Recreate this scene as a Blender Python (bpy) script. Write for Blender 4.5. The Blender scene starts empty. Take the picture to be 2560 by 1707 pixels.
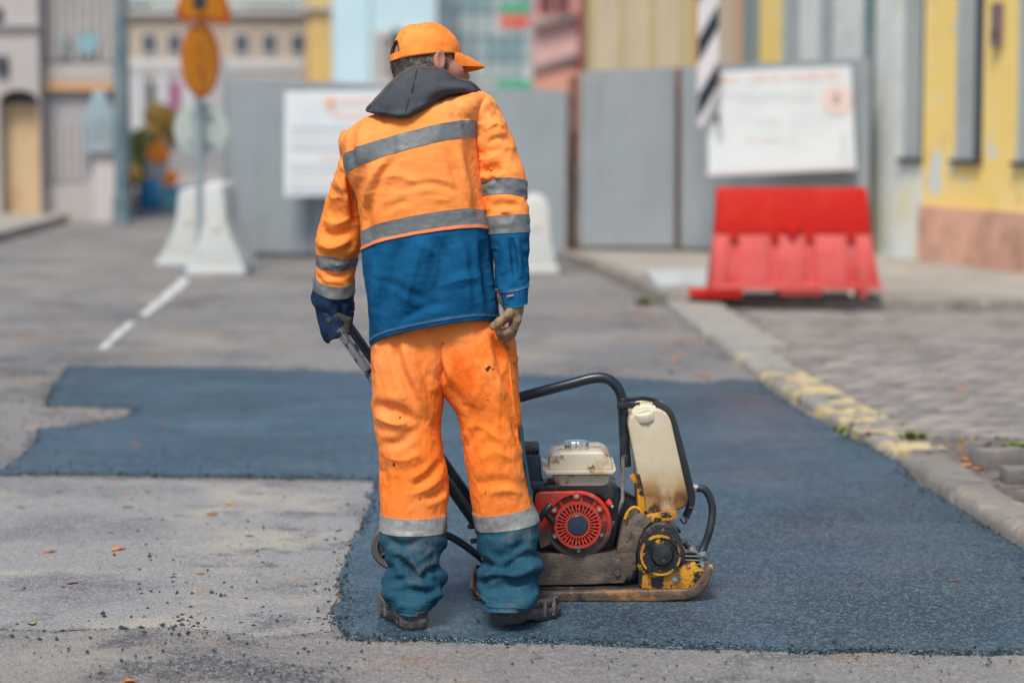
import bpy, bmesh, math, random
import numpy as np
from mathutils import Vector, noise as mnoise

random.seed(7)
rng = np.random.default_rng(7)
scene = bpy.context.scene
col = scene.collection
R = math.radians

# ---------------------------------------------------------------- camera
CAM_H = 1.43
TILT = math.atan(553.5 / 6044.0)
cam_d = bpy.data.cameras.new('camera')
cam_d.lens = 85.0; cam_d.sensor_width = 36.0; cam_d.sensor_fit = 'HORIZONTAL'
cam_d.clip_start = 0.1; cam_d.clip_end = 3000
cam_d.dof.use_dof = True; cam_d.dof.focus_distance = 6.98; cam_d.dof.aperture_fstop = 1.9
cam = bpy.data.objects.new('camera', cam_d); col.objects.link(cam)
cam.location = (0, 0, CAM_H); cam.rotation_euler = (math.pi / 2 - TILT, 0, 0)
scene.camera = cam

# ---------------------------------------------------------------- sky, sun, exposure (bright overcast)
SUN_EL, SUN_AZ = 58.0, 198.0           # azimuth clockwise from +Y: behind the camera, a little to the left
world = bpy.data.worlds.new('World'); scene.world = world; world.use_nodes = True
wn = world.node_tree
bg = wn.nodes['Background']
sky = wn.nodes.new('ShaderNodeTexSky'); sky.sky_type = 'NISHITA'; sky.sun_disc = False
sky.sun_elevation = R(SUN_EL); sky.sun_rotation = R(SUN_AZ)
sky.air_density = 1.0; sky.dust_density = 2.0; sky.ozone_density = 1.0
wn.links.new(sky.outputs[0], bg.inputs[0]); bg.inputs[1].default_value = 0.062
sun_d = bpy.data.lights.new('sun', 'SUN'); sun_d.energy = 1.5; sun_d.angle = R(18); sun_d.color = (1.0, 0.94, 0.84)
sun = bpy.data.objects.new('sun', sun_d); col.objects.link(sun)
sd = Vector((math.sin(R(SUN_AZ)) * math.cos(R(SUN_EL)), math.cos(R(SUN_AZ)) * math.cos(R(SUN_EL)), math.sin(R(SUN_EL))))
sun.rotation_euler = sd.to_track_quat('Z', 'Y').to_euler(); sun.location = sd * 40
scene.view_settings.view_transform = 'Standard'; scene.view_settings.look = 'None'
scene.view_settings.exposure = 1.28; scene.view_settings.gamma = 1.0

# ---------------------------------------------------------------- survey helpers: photo measurement -> metres
F_PX = 6044.0
cT, sT = math.cos(TILT), math.sin(TILT)
def _ray(px, py):
    u = (px - 1280.0) / F_PX; v = (853.5 - py) / F_PX
    return u, cT + v * sT, -sT + v * cT
def P(px, py, Y):
    a, b, c = _ray(px, py); t = Y / b
    return np.array((a * t, Y, CAM_H + c * t))
def G(px, py, z=0.0):
    a, b, c = _ray(px, py); t = (z - CAM_H) / c
    return np.array((a * t, b * t, z))
def project(V):
    V = np.asarray(V); x = V[..., 0]; y = V[..., 1]; z = V[..., 2] - CAM_H
    d = y * cT - z * sT; up = y * sT + z * cT
    return 1280.0 + F_PX * x / d, 853.5 - F_PX * up / d

# ---------------------------------------------------------------- materials
MATS = {}
def M(name, colr, rough=0.6, layers=(), bump=0.0, bscale=80.0, btype='noise', metallic=0.0, spec=0.5,
      rvar=0.0, sss=0.0, trans=0.0, bdist=0.01, sheen=0.0, coat=0.0):
    """layers: (colour, scale, lo, hi, stretch, (z0, z1) or None) mixed over the base one after another"""
    if name in MATS: return MATS[name]
    m = bpy.data.materials.new(name); m.use_nodes = True; nt = m.node_tree; N = nt.nodes; L = nt.links
    b = N['Principled BSDF']
    b.inputs['Roughness'].default_value = rough; b.inputs['Metallic'].default_value = metallic
    b.inputs['Specular IOR Level'].default_value = spec
    if sss: b.inputs['Subsurface Weight'].default_value = sss; b.inputs['Subsurface Radius'].default_value = (.02, .015, .01)
    if trans: b.inputs['Transmission Weight'].default_value = trans
    if sheen: b.inputs['Sheen Weight'].default_value = sheen
    if coat: b.inputs['Coat Weight'].default_value = coat
    tc = N.new('ShaderNodeTexCoord')
    rgb = N.new('ShaderNodeRGB'); rgb.outputs[0].default_value = (*colr, 1)
    cur = rgb.outputs[0]
    for i, ly in enumerate(layers):
        c, sc, lo, hi = ly[:4]; st = ly[4] if len(ly) > 4 and ly[4] else (1, 1, 1); zr = ly[5] if len(ly) > 5 else None
        mp = N.new('ShaderNodeMapping'); mp.inputs['Scale'].default_value = st; mp.inputs['Location'].default_value = (i * 3.7, i * 1.3, i * 2.1)
        L.new(tc.outputs['Object'], mp.inputs[0])
        nz = N.new('ShaderNodeTexNoise'); nz.inputs['Scale'].default_value = sc; nz.inputs['Detail'].default_value = 6; nz.inputs['Roughness'].default_value = .62
        L.new(mp.outputs[0], nz.inputs['Vector'])
        mr = N.new('ShaderNodeMapRange'); mr.inputs['From Min'].default_value = lo; mr.inputs['From Max'].default_value = hi
        L.new(nz.outputs[0], mr.inputs[0]); fac = mr.outputs[0]
        if zr:
            sx = N.new('ShaderNodeSeparateXYZ'); L.new(tc.outputs['Object'], sx.inputs[0])
            m2 = N.new('ShaderNodeMapRange'); m2.interpolation_type = 'SMOOTHSTEP'
            m2.inputs['From Min'].default_value = zr[0]; m2.inputs['From Max'].default_value = zr[1]
            L.new(sx.outputs[2], m2.inputs[0])
            mm = N.new('ShaderNodeMath'); mm.operation = 'MULTIPLY'; L.new(fac, mm.inputs[0]); L.new(m2.outputs[0], mm.inputs[1]); fac = mm.outputs[0]
        mx = N.new('ShaderNodeMix'); mx.data_type = 'RGBA'
        L.new(fac, mx.inputs[0]); L.new(cur, mx.inputs[6]); mx.inputs[7].default_value = (*c, 1)
        cur = mx.outputs[2]
    L.new(cur, b.inputs['Base Color'])
    if rvar:
        nz = N.new('ShaderNodeTexNoise'); nz.inputs['Scale'].default_value = 14; nz.inputs['Detail'].default_value = 5
        L.new(tc.outputs['Object'], nz.inputs['Vector'])
        mr = N.new('ShaderNodeMapRange'); mr.inputs['From Min'].default_value = .3; mr.inputs['From Max'].default_value = .7
        mr.inputs['To Min'].default_value = max(0.05, rough - rvar); mr.inputs['To Max'].default_value = min(1, rough + rvar)
        L.new(nz.outputs[0], mr.inputs[0]); L.new(mr.outputs[0], b.inputs['Roughness'])
    if bump:
        bp = N.new('ShaderNodeBump'); bp.inputs['Strength'].default_value = bump; bp.inputs['Distance'].default_value = bdist
        if btype == 'noise':
            t = N.new('ShaderNodeTexNoise'); t.inputs['Scale'].default_value = bscale; t.inputs['Detail'].default_value = 6; o = t.outputs[0]
        elif btype == 'voronoi':
            t = N.new('ShaderNodeTexVoronoi'); t.inputs['Scale'].default_value = bscale; o = t.outputs['Distance']
        L.new(tc.outputs['Object'], t.inputs['Vector']); L.new(o, bp.inputs['Height']); L.new(bp.outputs[0], b.inputs['Normal'])
    MATS[name] = m
    return m

def mat_asphalt(name, base, stone, stone_lo, stone_hi, layers, rough, vscale, bump, spec=.5):
    m = M(name, base, rough, layers, spec=spec); nt = m.node_tree; N = nt.nodes; L = nt.links
    b = N['Principled BSDF']; tc = [n for n in N if n.type == 'TEX_COORD'][0]
    cur = b.inputs['Base Color'].links[0].from_socket
    v = N.new('ShaderNodeTexVoronoi'); v.inputs['Scale'].default_value = vscale; L.new(tc.outputs['Object'], v.inputs['Vector'])
    sep = N.new('ShaderNodeSeparateColor'); L.new(v.outputs['Color'], sep.inputs[0])
    mr = N.new('ShaderNodeMapRange'); mr.inputs['From Min'].default_value = stone_lo; mr.inputs['From Max'].default_value = stone_hi
    L.new(sep.outputs[0], mr.inputs[0])
    mx = N.new('ShaderNodeMix'); mx.data_type = 'RGBA'; L.new(mr.outputs[0], mx.inputs[0]); L.new(cur, mx.inputs[6]); mx.inputs[7].default_value = (*stone, 1)
    mr2 = N.new('ShaderNodeMapRange'); mr2.inputs['From Min'].default_value = .75; mr2.inputs['From Max'].default_value = 1.0; mr2.inputs['To Max'].default_value = .75
    L.new(sep.outputs[1], mr2.inputs[0])
    mx2 = N.new('ShaderNodeMix'); mx2.data_type = 'RGBA'; L.new(mr2.outputs[0], mx2.inputs[0]); L.new(mx.outputs[2], mx2.inputs[6])
    mx2.inputs[7].default_value = (base[0] * .35, base[1] * .35, base[2] * .4, 1)
    v2 = N.new('ShaderNodeTexVoronoi'); v2.inputs['Scale'].default_value = vscale * .42; L.new(tc.outputs['Object'], v2.inputs['Vector'])
    sp2 = N.new('ShaderNodeSeparateColor'); L.new(v2.outputs['Color'], sp2.inputs[0])
    mr3 = N.new('ShaderNodeMapRange'); mr3.inputs['From Min'].default_value = .80; mr3.inputs['From Max'].default_value = .98; mr3.inputs['To Max'].default_value = .55; L.new(sp2.outputs[0], mr3.inputs[0])
    mx3 = N.new('ShaderNodeMix'); mx3.data_type = 'RGBA'; L.new(mr3.outputs[0], mx3.inputs[0]); L.new(mx2.outputs[2], mx3.inputs[6]); mx3.inputs[7].default_value = (*stone, 1)
    L.new(mx3.outputs[2], b.inputs['Base Color'])
    rn = N.new('ShaderNodeTexNoise'); rn.inputs['Scale'].default_value = 1.3; rn.inputs['Detail'].default_value = 5; L.new(tc.outputs['Object'], rn.inputs['Vector'])
    rm = N.new('ShaderNodeMapRange'); rm.inputs['From Min'].default_value = .35; rm.inputs['From Max'].default_value = .65; rm.inputs['To Min'].default_value = rough - .12; rm.inputs['To Max'].default_value = min(.95, rough + .14)
    L.new(rn.outputs[0], rm.inputs[0]); L.new(rm.outputs[0], b.inputs['Roughness'])
    bp = N.new('ShaderNodeBump'); bp.inputs['Strength'].default_value = bump; bp.inputs['Distance'].default_value = .006
    nz = N.new('ShaderNodeTexNoise'); nz.inputs['Scale'].default_value = vscale * .35; nz.inputs['Detail'].default_value = 4
    L.new(tc.outputs['Object'], nz.inputs['Vector'])
    ad = N.new('ShaderNodeMath'); ad.operation = 'ADD'; L.new(v.outputs['Distance'], ad.inputs[0]); L.new(nz.outputs[0], ad.inputs[1])
    L.new(ad.outputs[0], bp.inputs['Height']); L.new(bp.outputs[0], b.inputs['Normal'])
    return m

# ---------------------------------------------------------------- object helpers
def _link(name, me, mat, parent=None):
    o = bpy.data.objects.new(name, me); col.objects.link(o)
    if mat is not None:
        for mm in (mat if isinstance(mat, (list, tuple)) else [mat]): me.materials.append(mm)
    return o
ROOTLOC = {}
def world_loc(o):
    p = Vector((0, 0, 0))
    while o is not None: p += o.location; o = o.parent
    return p
def mesh(name, V, Fc, mat, parent=None, smooth=True, fmat=None, loc=None, auto=None):
    """V in world metres. origin: loc, or the parent's origin"""
    V = np.asarray(V, dtype=float).reshape(-1, 3)
    org = np.array(loc if loc is not None else (world_loc(parent) if parent is not None else (0, 0, 0)))
    me = bpy.data.meshes.new(name); me.from_pydata((V - org).tolist(), [], [list(map(int, f)) for f in Fc])
    o = _link(name, me, mat, parent)
    if parent is not None:
        o.parent = parent; o.location = Vector(org) - world_loc(parent)
    else: o.location = org
    if smooth: me.polygons.foreach_set('use_smooth', [True] * len(me.polygons))
    if fmat is not None: me.polygons.foreach_set('material_index', list(map(int, fmat)))
    if auto is not None: me.set_sharp_from_angle(angle=R(auto))
    me.update(); return o
def tag(o, label=None, cat=None, group=None, kind=None):
    if label: o['label'] = label
    if cat: o['category'] = cat
    if group: o['group'] = group
    if kind: o['kind'] = kind
    return o
def thing(name, loc, label, cat, group=None):
    e = bpy.data.objects.new(name, None); col.objects.link(e); e.location = tuple(float(c) for c in loc); e.empty_display_size = .1
    return tag(e, label, cat, group)
def from_bm(name, bm, mat, parent=None, smooth=False, loc=None, auto=None):
    V = [v.co[:] for v in bm.verts]; bm.verts.index_update()
    Fc = [[v.index for v in f.verts] for f in bm.faces]; bm.free()
    return mesh(name, V, Fc, mat, parent, smooth, loc=loc, auto=auto)
def bevel_bm(bm, w, seg=2):
    if w > 0: bmesh.ops.bevel(bm, geom=list(bm.edges), offset=w, segments=seg, profile=.6, affect='EDGES', clamp_overlap=True)
def box(name, lo, hi, mat, parent=None, bev=0.004, seg=2, loc=None, rot=0.0, smooth=True):
    lo = np.array(lo, float); hi = np.array(hi, float); c = (lo + hi) / 2; s = hi - lo
    bm = bmesh.new(); bmesh.ops.create_cube(bm, size=1.0)
    for v in bm.verts: v.co = Vector((v.co.x * s[0], v.co.y * s[1], v.co.z * s[2]))
    bevel_bm(bm, min(bev, min(abs(s)) * .45), seg)
    cr, sr = math.cos(rot), math.sin(rot)
    for v in bm.verts: v.co = Vector((v.co.x * cr - v.co.y * sr + c[0], v.co.x * sr + v.co.y * cr + c[1], v.co.z + c[2]))
    return from_bm(name, bm, mat, parent, smooth, loc, auto=35)
def prism(name, pts, Y0, Y1, mat, parent=None, bev=.004, seg=2, smooth=True):
    """outline (x, z) pairs in metres, extruded from depth Y0 to Y1"""
    bm = bmesh.new(); a = [bm.verts.new((p[0], Y0, p[1])) for p in pts]; b = [bm.verts.new((p[0], Y1, p[1])) for p in pts]
    bm.faces.new(a); bm.faces.new(b[::-1]); n = len(pts)
    for i in range(n): bm.faces.new((a[(i + 1) % n], a[i], b[i], b[(i + 1) % n]))
    bmesh.ops.recalc_face_normals(bm, faces=bm.faces)
    if bev: bevel_bm(bm, bev, seg)
    return from_bm(name, bm, mat, parent, smooth, auto=35)
def xz(lst, Y): return [tuple(P(a, b, Y)[[0, 2]]) for a, b in lst]
def spline(pts, n=8):
    pts = [np.array(p, float) for p in pts]
    if len(pts) < 3: return [pts[0] + (pts[1] - pts[0]) * t for t in np.linspace(0, 1, n + 1)]
    Q = [2 * pts[0] - pts[1]] + pts + [2 * pts[-1] - pts[-2]]; out = []
    for i in range(1, len(Q) - 2):
        for t in np.linspace(0, 1, n, endpoint=False):
            a, b, c, d = Q[i - 1:i + 3]
            out.append(.5 * (2 * b + (c - a) * t + (2 * a - 5 * b + 4 * c - d) * t * t + (3 * b - a - 3 * c + d) * t ** 3))
    return out + [pts[-1]]
def tube_geo(path, r, seg=14, caps=True, flat=None, upv=None):
    path = [np.array(p, float) for p in path]; n = len(path); rr = r if hasattr(r, '__len__') else [r] * n
    V = []; Fc = []; prev = None
    for i, p in enumerate(path):
        t = path[min(i + 1, n - 1)] - path[max(i - 1, 0)]; t = t / (np.linalg.norm(t) + 1e-12)
        if prev is None:
            h = np.array(upv if upv is not None else ((0, 0, 1) if abs(t[2]) < .9 else (0, 1, 0)), float); a = np.cross(t, h)
        else: a = prev - t * np.dot(prev, t)
        a /= np.linalg.norm(a) + 1e-12; prev = a; b = np.cross(t, a)
        fa, fb = (1, 1) if flat is None else flat
        for k in range(seg):
            w = 2 * math.pi * k / seg
            ca, sa = math.cos(w), math.sin(w)
            if flat is not None:  # rounded rectangle strap
                e = .35; ca = math.copysign(abs(ca) ** e, ca); sa = math.copysign(abs(sa) ** e, sa)
            V.append(p + rr[i] * (fa * ca * a + fb * sa * b))
    for i in range(n - 1):
        for k in range(seg):
            k2 = (k + 1) % seg; Fc.append((i * seg + k, i * seg + k2, (i + 1) * seg + k2, (i + 1) * seg + k))
    if caps: Fc.append(tuple(range(seg))[::-1]); Fc.append(tuple(range((n - 1) * seg, n * seg)))
    return V, Fc
def tube(name, path, r, mat, parent=None, seg=14, flat=None, upv=None, loc=None):
    V, Fc = tube_geo(path, r, seg, True, flat, upv); return mesh(name, V, Fc, mat, parent, True, auto=50, loc=loc)
def lathe(name, prof, origin, axis, mat, parent=None, seg=40, auto=35, loc=None, ring=False):
    """prof: (radius, height along axis) pairs"""
    ax = Vector(axis).normalized(); a = ax.orthogonal().normalized(); b = ax.cross(a); o = Vector(origin); V = []; Fc = []; n = len(prof)
    for r, h in prof:
        for k in range(seg):
            w = 2 * math.pi * k / seg; V.append((o + ax * h + a * (r * math.cos(w)) + b * (r * math.sin(w)))[:])
    for i in range(n - 1):
        for k in range(seg):
            k2 = (k + 1) % seg; Fc.append((i * seg + k, i * seg + k2, (i + 1) * seg + k2, (i + 1) * seg + k))
    if ring:
        for k in range(seg): Fc.append(((n - 1) * seg + k, (n - 1) * seg + (k + 1) % seg, (k + 1) % seg, k))
    if not ring and prof[0][0] > 1e-6: Fc.append(tuple(range(seg))[::-1])
    if not ring and prof[-1][0] > 1e-6: Fc.append(tuple(range((n - 1) * seg, n * seg)))
    return mesh(name, V, Fc, mat, parent, True, auto=auto, loc=loc)
def merge(parts):
    V = []; Fc = []
    for v, f in parts:
        o = len(V); V.extend([tuple(x) for x in v]); Fc.extend([tuple(i + o for i in q) for q in f])
    return V, Fc
def box_geo(lo, hi):
    x0, y0, z0 = lo; x1, y1, z1 = hi
    V = [(x0, y0, z0), (x1, y0, z0), (x1, y1, z0), (x0, y1, z0), (x0, y0, z1), (x1, y0, z1), (x1, y1, z1), (x0, y1, z1)]
    return V, [(3, 2, 1, 0), (4, 5, 6, 7), (0, 1, 5, 4), (1, 2, 6, 5), (2, 3, 7, 6), (3, 0, 4, 7)]
def copy_tree(o, parent=None):
    c = o.copy(); col.objects.link(c); c.parent = parent
    for ch in o.children: copy_tree(ch, c)
    return c

# ---- smooth lofts -------------------------------------------------------------------------
def pchip(x, y, xi):
    x = np.asarray(x, float); y = np.asarray(y, float); h = np.diff(x); d = np.diff(y, axis=0) / h.reshape(-1, *([1] * (y.ndim - 1)))
    m = np.zeros_like(y); m[0] = d[0]; m[-1] = d[-1]
    for i in range(1, len(x) - 1):
        w1 = 2 * h[i] + h[i - 1]; w2 = h[i] + 2 * h[i - 1]; ok = (d[i - 1] * d[i]) > 0
        den = w1 / np.where(ok, d[i - 1], 1) + w2 / np.where(ok, d[i], 1)
        m[i] = np.where(ok, (w1 + w2) / np.where(ok, den, 1), 0)
    k = np.clip(np.searchsorted(x, xi, side='right') - 1, 0, len(x) - 2); t = (xi - x[k]) / h[k]
    sh = (-1,) + (1,) * (y.ndim - 1); t = t.reshape(sh); hh = h[k].reshape(sh)
    return ((1 + 2 * t) * (1 - t) ** 2) * y[k] + t * (1 - t) ** 2 * hh * m[k] + t * t * (3 - 2 * t) * y[k + 1] + t * t * (t - 1) * hh * m[k + 1]
def vnoise(P3, seed=0):
    """smooth value noise, vectorised; P3 (...,3)"""
    P3 = np.asarray(P3, float) + seed * 17.31; i = np.floor(P3).astype(np.int64); f = P3 - i; f = f * f * f * (f * (f * 6 - 15) + 10)
    def h(a, b, c):
        n = (a * 374761393 + b * 668265263 + c * 1274126177) & 0x7fffffff
        n = ((n ^ (n >> 13)) * 1274126177) & 0x7fffffff; n = n ^ (n >> 16)
        return (n & 0xffff) / 32767.5 - 1.0
    x, y, z = i[..., 0], i[..., 1], i[..., 2]; u, v, w = f[..., 0], f[..., 1], f[..., 2]
    def l(a, b, t): return a + (b - a) * t
    return l(l(l(h(x, y, z), h(x + 1, y, z), u), l(h(x, y + 1, z), h(x + 1, y + 1, z), u), v),
             l(l(h(x, y, z + 1), h(x + 1, y, z + 1), u), l(h(x, y + 1, z + 1), h(x + 1, y + 1, z + 1), u), v), w)
FOLD = [1.0]
class Loft:
    """cloth tube: keys are dicts L, R (photo points), Y, b (half depth), dy (px the near side rises above the chord), e (squareness)"""
    def __init__(s, keys, M_=120, sub=10):
        Ls = []; Rs = []; pr = []
        for k in keys:
            Y = k['Y']; Ls.append(P(*k['L'], Y + k.get('yl', 0))); Rs.append(P(*k['R'], Y + k.get('yr', 0)))
            pr.append((k['b'], k.get('dy', 0) / F_PX * Y, k.get('e', 1.0), k.get('bf', k['b'])))
        A = np.hstack([np.array(Ls), np.array(Rs), np.array(pr)])
        C = (A[:, :3] + A[:, 3:6]) / 2; s.kt = np.concatenate([[0], np.cumsum(np.maximum(np.linalg.norm(np.diff(C, axis=0), axis=1), 1e-3))])
        ti = []; s.krow = [0]
        for i in range(len(keys) - 1):
            n = max(2, int(round((s.kt[i + 1] - s.kt[i]) * 100 * sub / 10)))
            ti += list(np.linspace(s.kt[i], s.kt[i + 1], n, endpoint=False)); s.krow.append(len(ti))
        ti.append(s.kt[-1]); s.ti = np.array(ti); D = pchip(s.kt, A, s.ti)
        th = np.linspace(0, 2 * np.pi, M_, endpoint=False); s.th = th; c = np.cos(th); sn = np.sin(th)   # th=3pi/2 faces the camera
        e = D[:, 8:9]; cc = np.sign(c) * np.abs(c) ** e; ss = np.sign(sn) * np.abs(sn) ** e
        Cc = (D[:, :3] + D[:, 3:6]) / 2; Aa = (D[:, 3:6] - D[:, :3]) / 2
        bb = np.where(sn[None, :] < 0, D[:, 6:7], D[:, 9:10])
        G_ = Cc[:, None, :] + Aa[:, None, :] * cc[:, :, None]
        G_[..., 1] += bb * ss; G_[..., 2] += -D[:, 7:8] * ss
        s.V = G_; s.M = M_; s.N = len(ti)
    def normals(s, V=None):
        V = s.V if V is None else V
        du = np.roll(V, -1, 1) - np.roll(V, 1, 1); dv = np.gradient(V, axis=0); n = np.cross(du, dv); n /= np.linalg.norm(n, axis=2, keepdims=True) + 1e-12
        C = V.mean(1, keepdims=True); s_ = np.sign(np.sum(n * (V - C)))
        return n * (s_ if s_ != 0 else 1)
    def displace(s, d): s.V = s.V + s.normals() * d[..., None]
    def noise(s, amp, freq, stretch=(1, 1, 1), seed=0, ridge=False, mask=None):
        q = s.V * freq * np.array(stretch); n = vnoise(q, seed) + .5 * vnoise(q * 2.03, seed + 3)
        if ridge: n = 1 - 2.2 * np.abs(n); n = np.clip(n, -1, 1)
        d = amp * n
        if mask is not None: d = d * mask
        s.displace(d)
    def creases(s, cr):
        """(polyline of photo points, width px, amplitude m); a furrow when negative, with raised shoulders"""
        for pts, w, a in cr:
            px, py = project(s.V); nn = s.normals(); face = np.clip(-nn[..., 1] * 2.5, 0, 1)
            best = np.full(px.shape, 1e9); pts = np.array(spline([(*p, 0) for p in pts], 6))[:, :2]; tt = np.zeros(px.shape)
            for i in range(len(pts) - 1):
                p0, p1 = pts[i], pts[i + 1]; v = p1 - p0; t = np.clip(((px - p0[0]) * v[0] + (py - p0[1]) * v[1]) / (v @ v + 1e-9), 0, 1)
                d = np.hypot(px - p0[0] - t * v[0], py - p0[1] - t * v[1]); m = d < best; best = np.where(m, d, best); tt = np.where(m, (i + t) / (len(pts) - 1), tt)
            taper = np.clip(np.minimum(tt, 1 - tt) * 4, 0, 1) ** .7; q = best / w
            core = np.exp(-1.35 * q) if a > 0 else np.exp(-q * q)
            s.displace(a * FOLD[0] * face * taper * (core - .40 * np.exp(-(q - 1.9) ** 2)))
    def grid(s, r0=0, r1=None, off=0.0):
        r1 = s.N - 1 if r1 is None else r1
        V = s.V[r0:r1 + 1]
        return V + (s.normals()[r0:r1 + 1] * off if off else 0)
    def faces(s, nrow, o=0):
        Fc = []
        for i in range(nrow - 1):
            for k in range(s.M):
                k2 = (k + 1) % s.M; Fc.append((o + i * s.M + k, o + i * s.M + k2, o + (i + 1) * s.M + k2, o + (i + 1) * s.M + k))
        return Fc
    def build(s, name, mat, parent, r0=0, r1=None, cap0=False, cap1=False, rowmat=None, thick=0.0):
        g = s.grid(r0, r1); n = len(g); V = g.reshape(-1, 3); Fc = s.faces(n); fm = None
        if rowmat is not None: fm = [rowmat(r0 + f[0] // s.M) for f in Fc]
        V = list(map(tuple, V))
        if thick:   # turned-in inner wall so that the hem shows an edge and a dark inside
            nn = s.normals()[r0:(s.N if r1 is None else r1 + 1)]
            gi = g - nn * thick; o = len(V); V += list(map(tuple, gi.reshape(-1, 3))); f2 = [q[::-1] for q in s.faces(n, o)]; Fc += f2
            if fm is not None: fm += [rowmat(r0 + (f[0] - o) // s.M) for f in f2]
            for base, inner, row in ((0, o, 0), ((n - 1) * s.M, o + (n - 1) * s.M, n - 1)):
                for k in range(s.M): Fc.append((base + k, inner + k, inner + (k + 1) % s.M, base + (k + 1) % s.M))
                if fm is not None: fm += [rowmat(r0 + row)] * s.M
        for c, row in ((cap0, 0), (cap1, n - 1)):
            if c:
                Fc.append(tuple(range(row * s.M, (row + 1) * s.M)))
                if fm is not None: fm.append(rowmat(r0 + row))
        return mesh(name, V, Fc, mat, parent, True, fm)
    def band(s, name, mat, parent, r0, r1, off=.0018, cols=None):
        """thin tape sewn on the outside between two rows"""
        a = s.grid(r0, r1, off); b = s.grid(r0, r1, -.001); n = len(a); V = np.concatenate([a.reshape(-1, 3), b.reshape(-1, 3)])
        keep = (lambda k: True) if cols is None else cols
        Fc = [f for f in s.faces(n) if keep(f[0] % s.M)]; o = n * s.M
        for row in (0, n - 1):
            for k in range(s.M):
                if keep(k): k2 = (k + 1) % s.M; Fc.append((row * s.M + k, row * s.M + k2, o + row * s.M + k2, o + row * s.M + k))
        return mesh(name, V, Fc, mat, parent, True, auto=60)

# ---- signed-distance modelling (smooth blends, one continuous surface) ---------------------
def smin(a, b, k):
    if k <= 0: return np.minimum(a, b)
    h = np.clip(.5 + .5 * (b - a) / k, 0, 1); return b + (a - b) * h - k * h * (1 - h)
def s_cap(p, a, b, ra, rb):
    a = np.asarray(a, float); b = np.asarray(b, float); v = b - a; t = np.clip(((p - a) @ v) / (v @ v + 1e-12), 0, 1)
    return np.linalg.norm(p - a - t[:, None] * v, axis=1) - (ra + (rb - ra) * t)
def s_ell(p, c, r, axes=None):
    q = p - np.asarray(c, float)
    if axes is not None: q = q @ np.asarray(axes, float).T
    r = np.asarray(r, float); k0 = np.linalg.norm(q / r, axis=1); k1 = np.linalg.norm(q / (r * r), axis=1); return k0 * (k0 - 1) / (k1 + 1e-9)
def surfnet(fn, lo, hi, h, cs=5):
    lo = np.array(lo, float); hi = np.array(hi, float); n = np.ceil((hi - lo) / h / cs).astype(int) * cs + 1
    nc = (n - 1) // cs + 1
    gc = np.stack(np.meshgrid(*[lo[i] + np.arange(nc[i]) * h * cs for i in range(3)], indexing='ij'), -1)
    Fc = fn(gc.reshape(-1, 3)).reshape(nc)
    Fd = np.repeat(np.repeat(np.repeat(Fc, cs, 0), cs, 1), cs, 2)[:n[0], :n[1], :n[2]].astype(np.float32)
    idx = np.argwhere(np.abs(Fd) < h * cs * 2.2); pts = lo + idx * h
    for s0 in range(0, len(idx), 400000):
        ii = idx[s0:s0 + 400000]; Fd[ii[:, 0], ii[:, 1], ii[:, 2]] = fn(pts[s0:s0 + 400000])
    ins = Fd < 0
    c = [Fd[i:n[0] - 1 + i, j:n[1] - 1 + j, k:n[2] - 1 + k] for i in (0, 1) for j in (0, 1) for k in (0, 1)]
    cnt = sum((x < 0).astype(np.int8) for x in c); act = (cnt > 0) & (cnt < 8); ai = np.argwhere(act)
    cv = np.stack([x[act] for x in c], 1); off = np.array([(i, j, k) for i in (0, 1) for j in (0, 1) for k in (0, 1)], float)
    acc = np.zeros((len(ai), 3)); w = np.zeros(len(ai))
    for a in range(8):
        for b in range(a + 1, 8):
            if np.abs(off[a] - off[b]).sum() != 1: continue
            m = (cv[:, a] < 0) != (cv[:, b] < 0); t = np.where(m, cv[:, a] / np.where(m, cv[:, a] - cv[:, b], 1), 0)
            acc += m[:, None] * (off[a] + t[:, None] * (off[b] - off[a])); w += m
    V = lo + (ai + acc / w[:, None]) * h
    idm = -np.ones(act.shape, np.int64); idm[act] = np.arange(len(ai)); Fq = []
    for ax in range(3):
        sl0 = [slice(None)] * 3; sl1 = [slice(None)] * 3; sl0[ax] = slice(0, -1); sl1[ax] = slice(1, None)
        ch = ins[tuple(sl0)] != ins[tuple(sl1)]; e = np.argwhere(ch); u, v = [(1, 2), (2, 0), (0, 1)][ax]
        ok = (e[:, u] > 0) & (e[:, v] > 0) & (e[:, u] < n[u] - 1) & (e[:, v] < n[v] - 1); e = e[ok]
        q = []
        for du, dv in ((1, 1), (0, 1), (0, 0), (1, 0)):
            g = e.copy(); g[:, u] -= du; g[:, v] -= dv; q.append(idm[g[:, 0], g[:, 1], g[:, 2]])
        q = np.stack(q, 1); fl = ins[e[:, 0], e[:, 1], e[:, 2]]; q[~fl] = q[~fl][:, ::-1]; Fq.append(q)
    Fq = np.concatenate(Fq); return V, Fq[(Fq >= 0).all(1)]

# ================================================================ SETTING
m_road = mat_asphalt('old_asphalt', (.225, .215, .205), (.36, .345, .32), .72, .95,
    [((.155, .155, .16), .55, .46, .60), ((.31, .28, .235), .9, .52, .62), ((.075, .075, .08), 1.8, .54, .63), ((.25, .165, .105), 1.6, .56, .65), ((.04, .044, .052), 6, .65, .70)], .85, 200, .9)
m_fresh = mat_asphalt('fresh_asphalt', (.024, .066, .100), (.125, .195, .235), .66, 1.0,
    [((.016, .044, .068), 1.0, .42, .58), ((.042, .086, .120), 2.2, .50, .64), ((.012, .030, .044), .5, .48, .62), ((.008, .018, .028), 5.0, .60, .70, (1, 2.2, 1))], .44, 180, .8, spec=.6)
m_walk = M('pavement_concrete', (.33, .30, .26), .9, [((.24, .22, .20), .8, .45, .65), ((.40, .36, .28), 2.5, .55, .7), ((.15, .16, .10), 1.7, .63, .75)], bump=.3, bscale=90)
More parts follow.
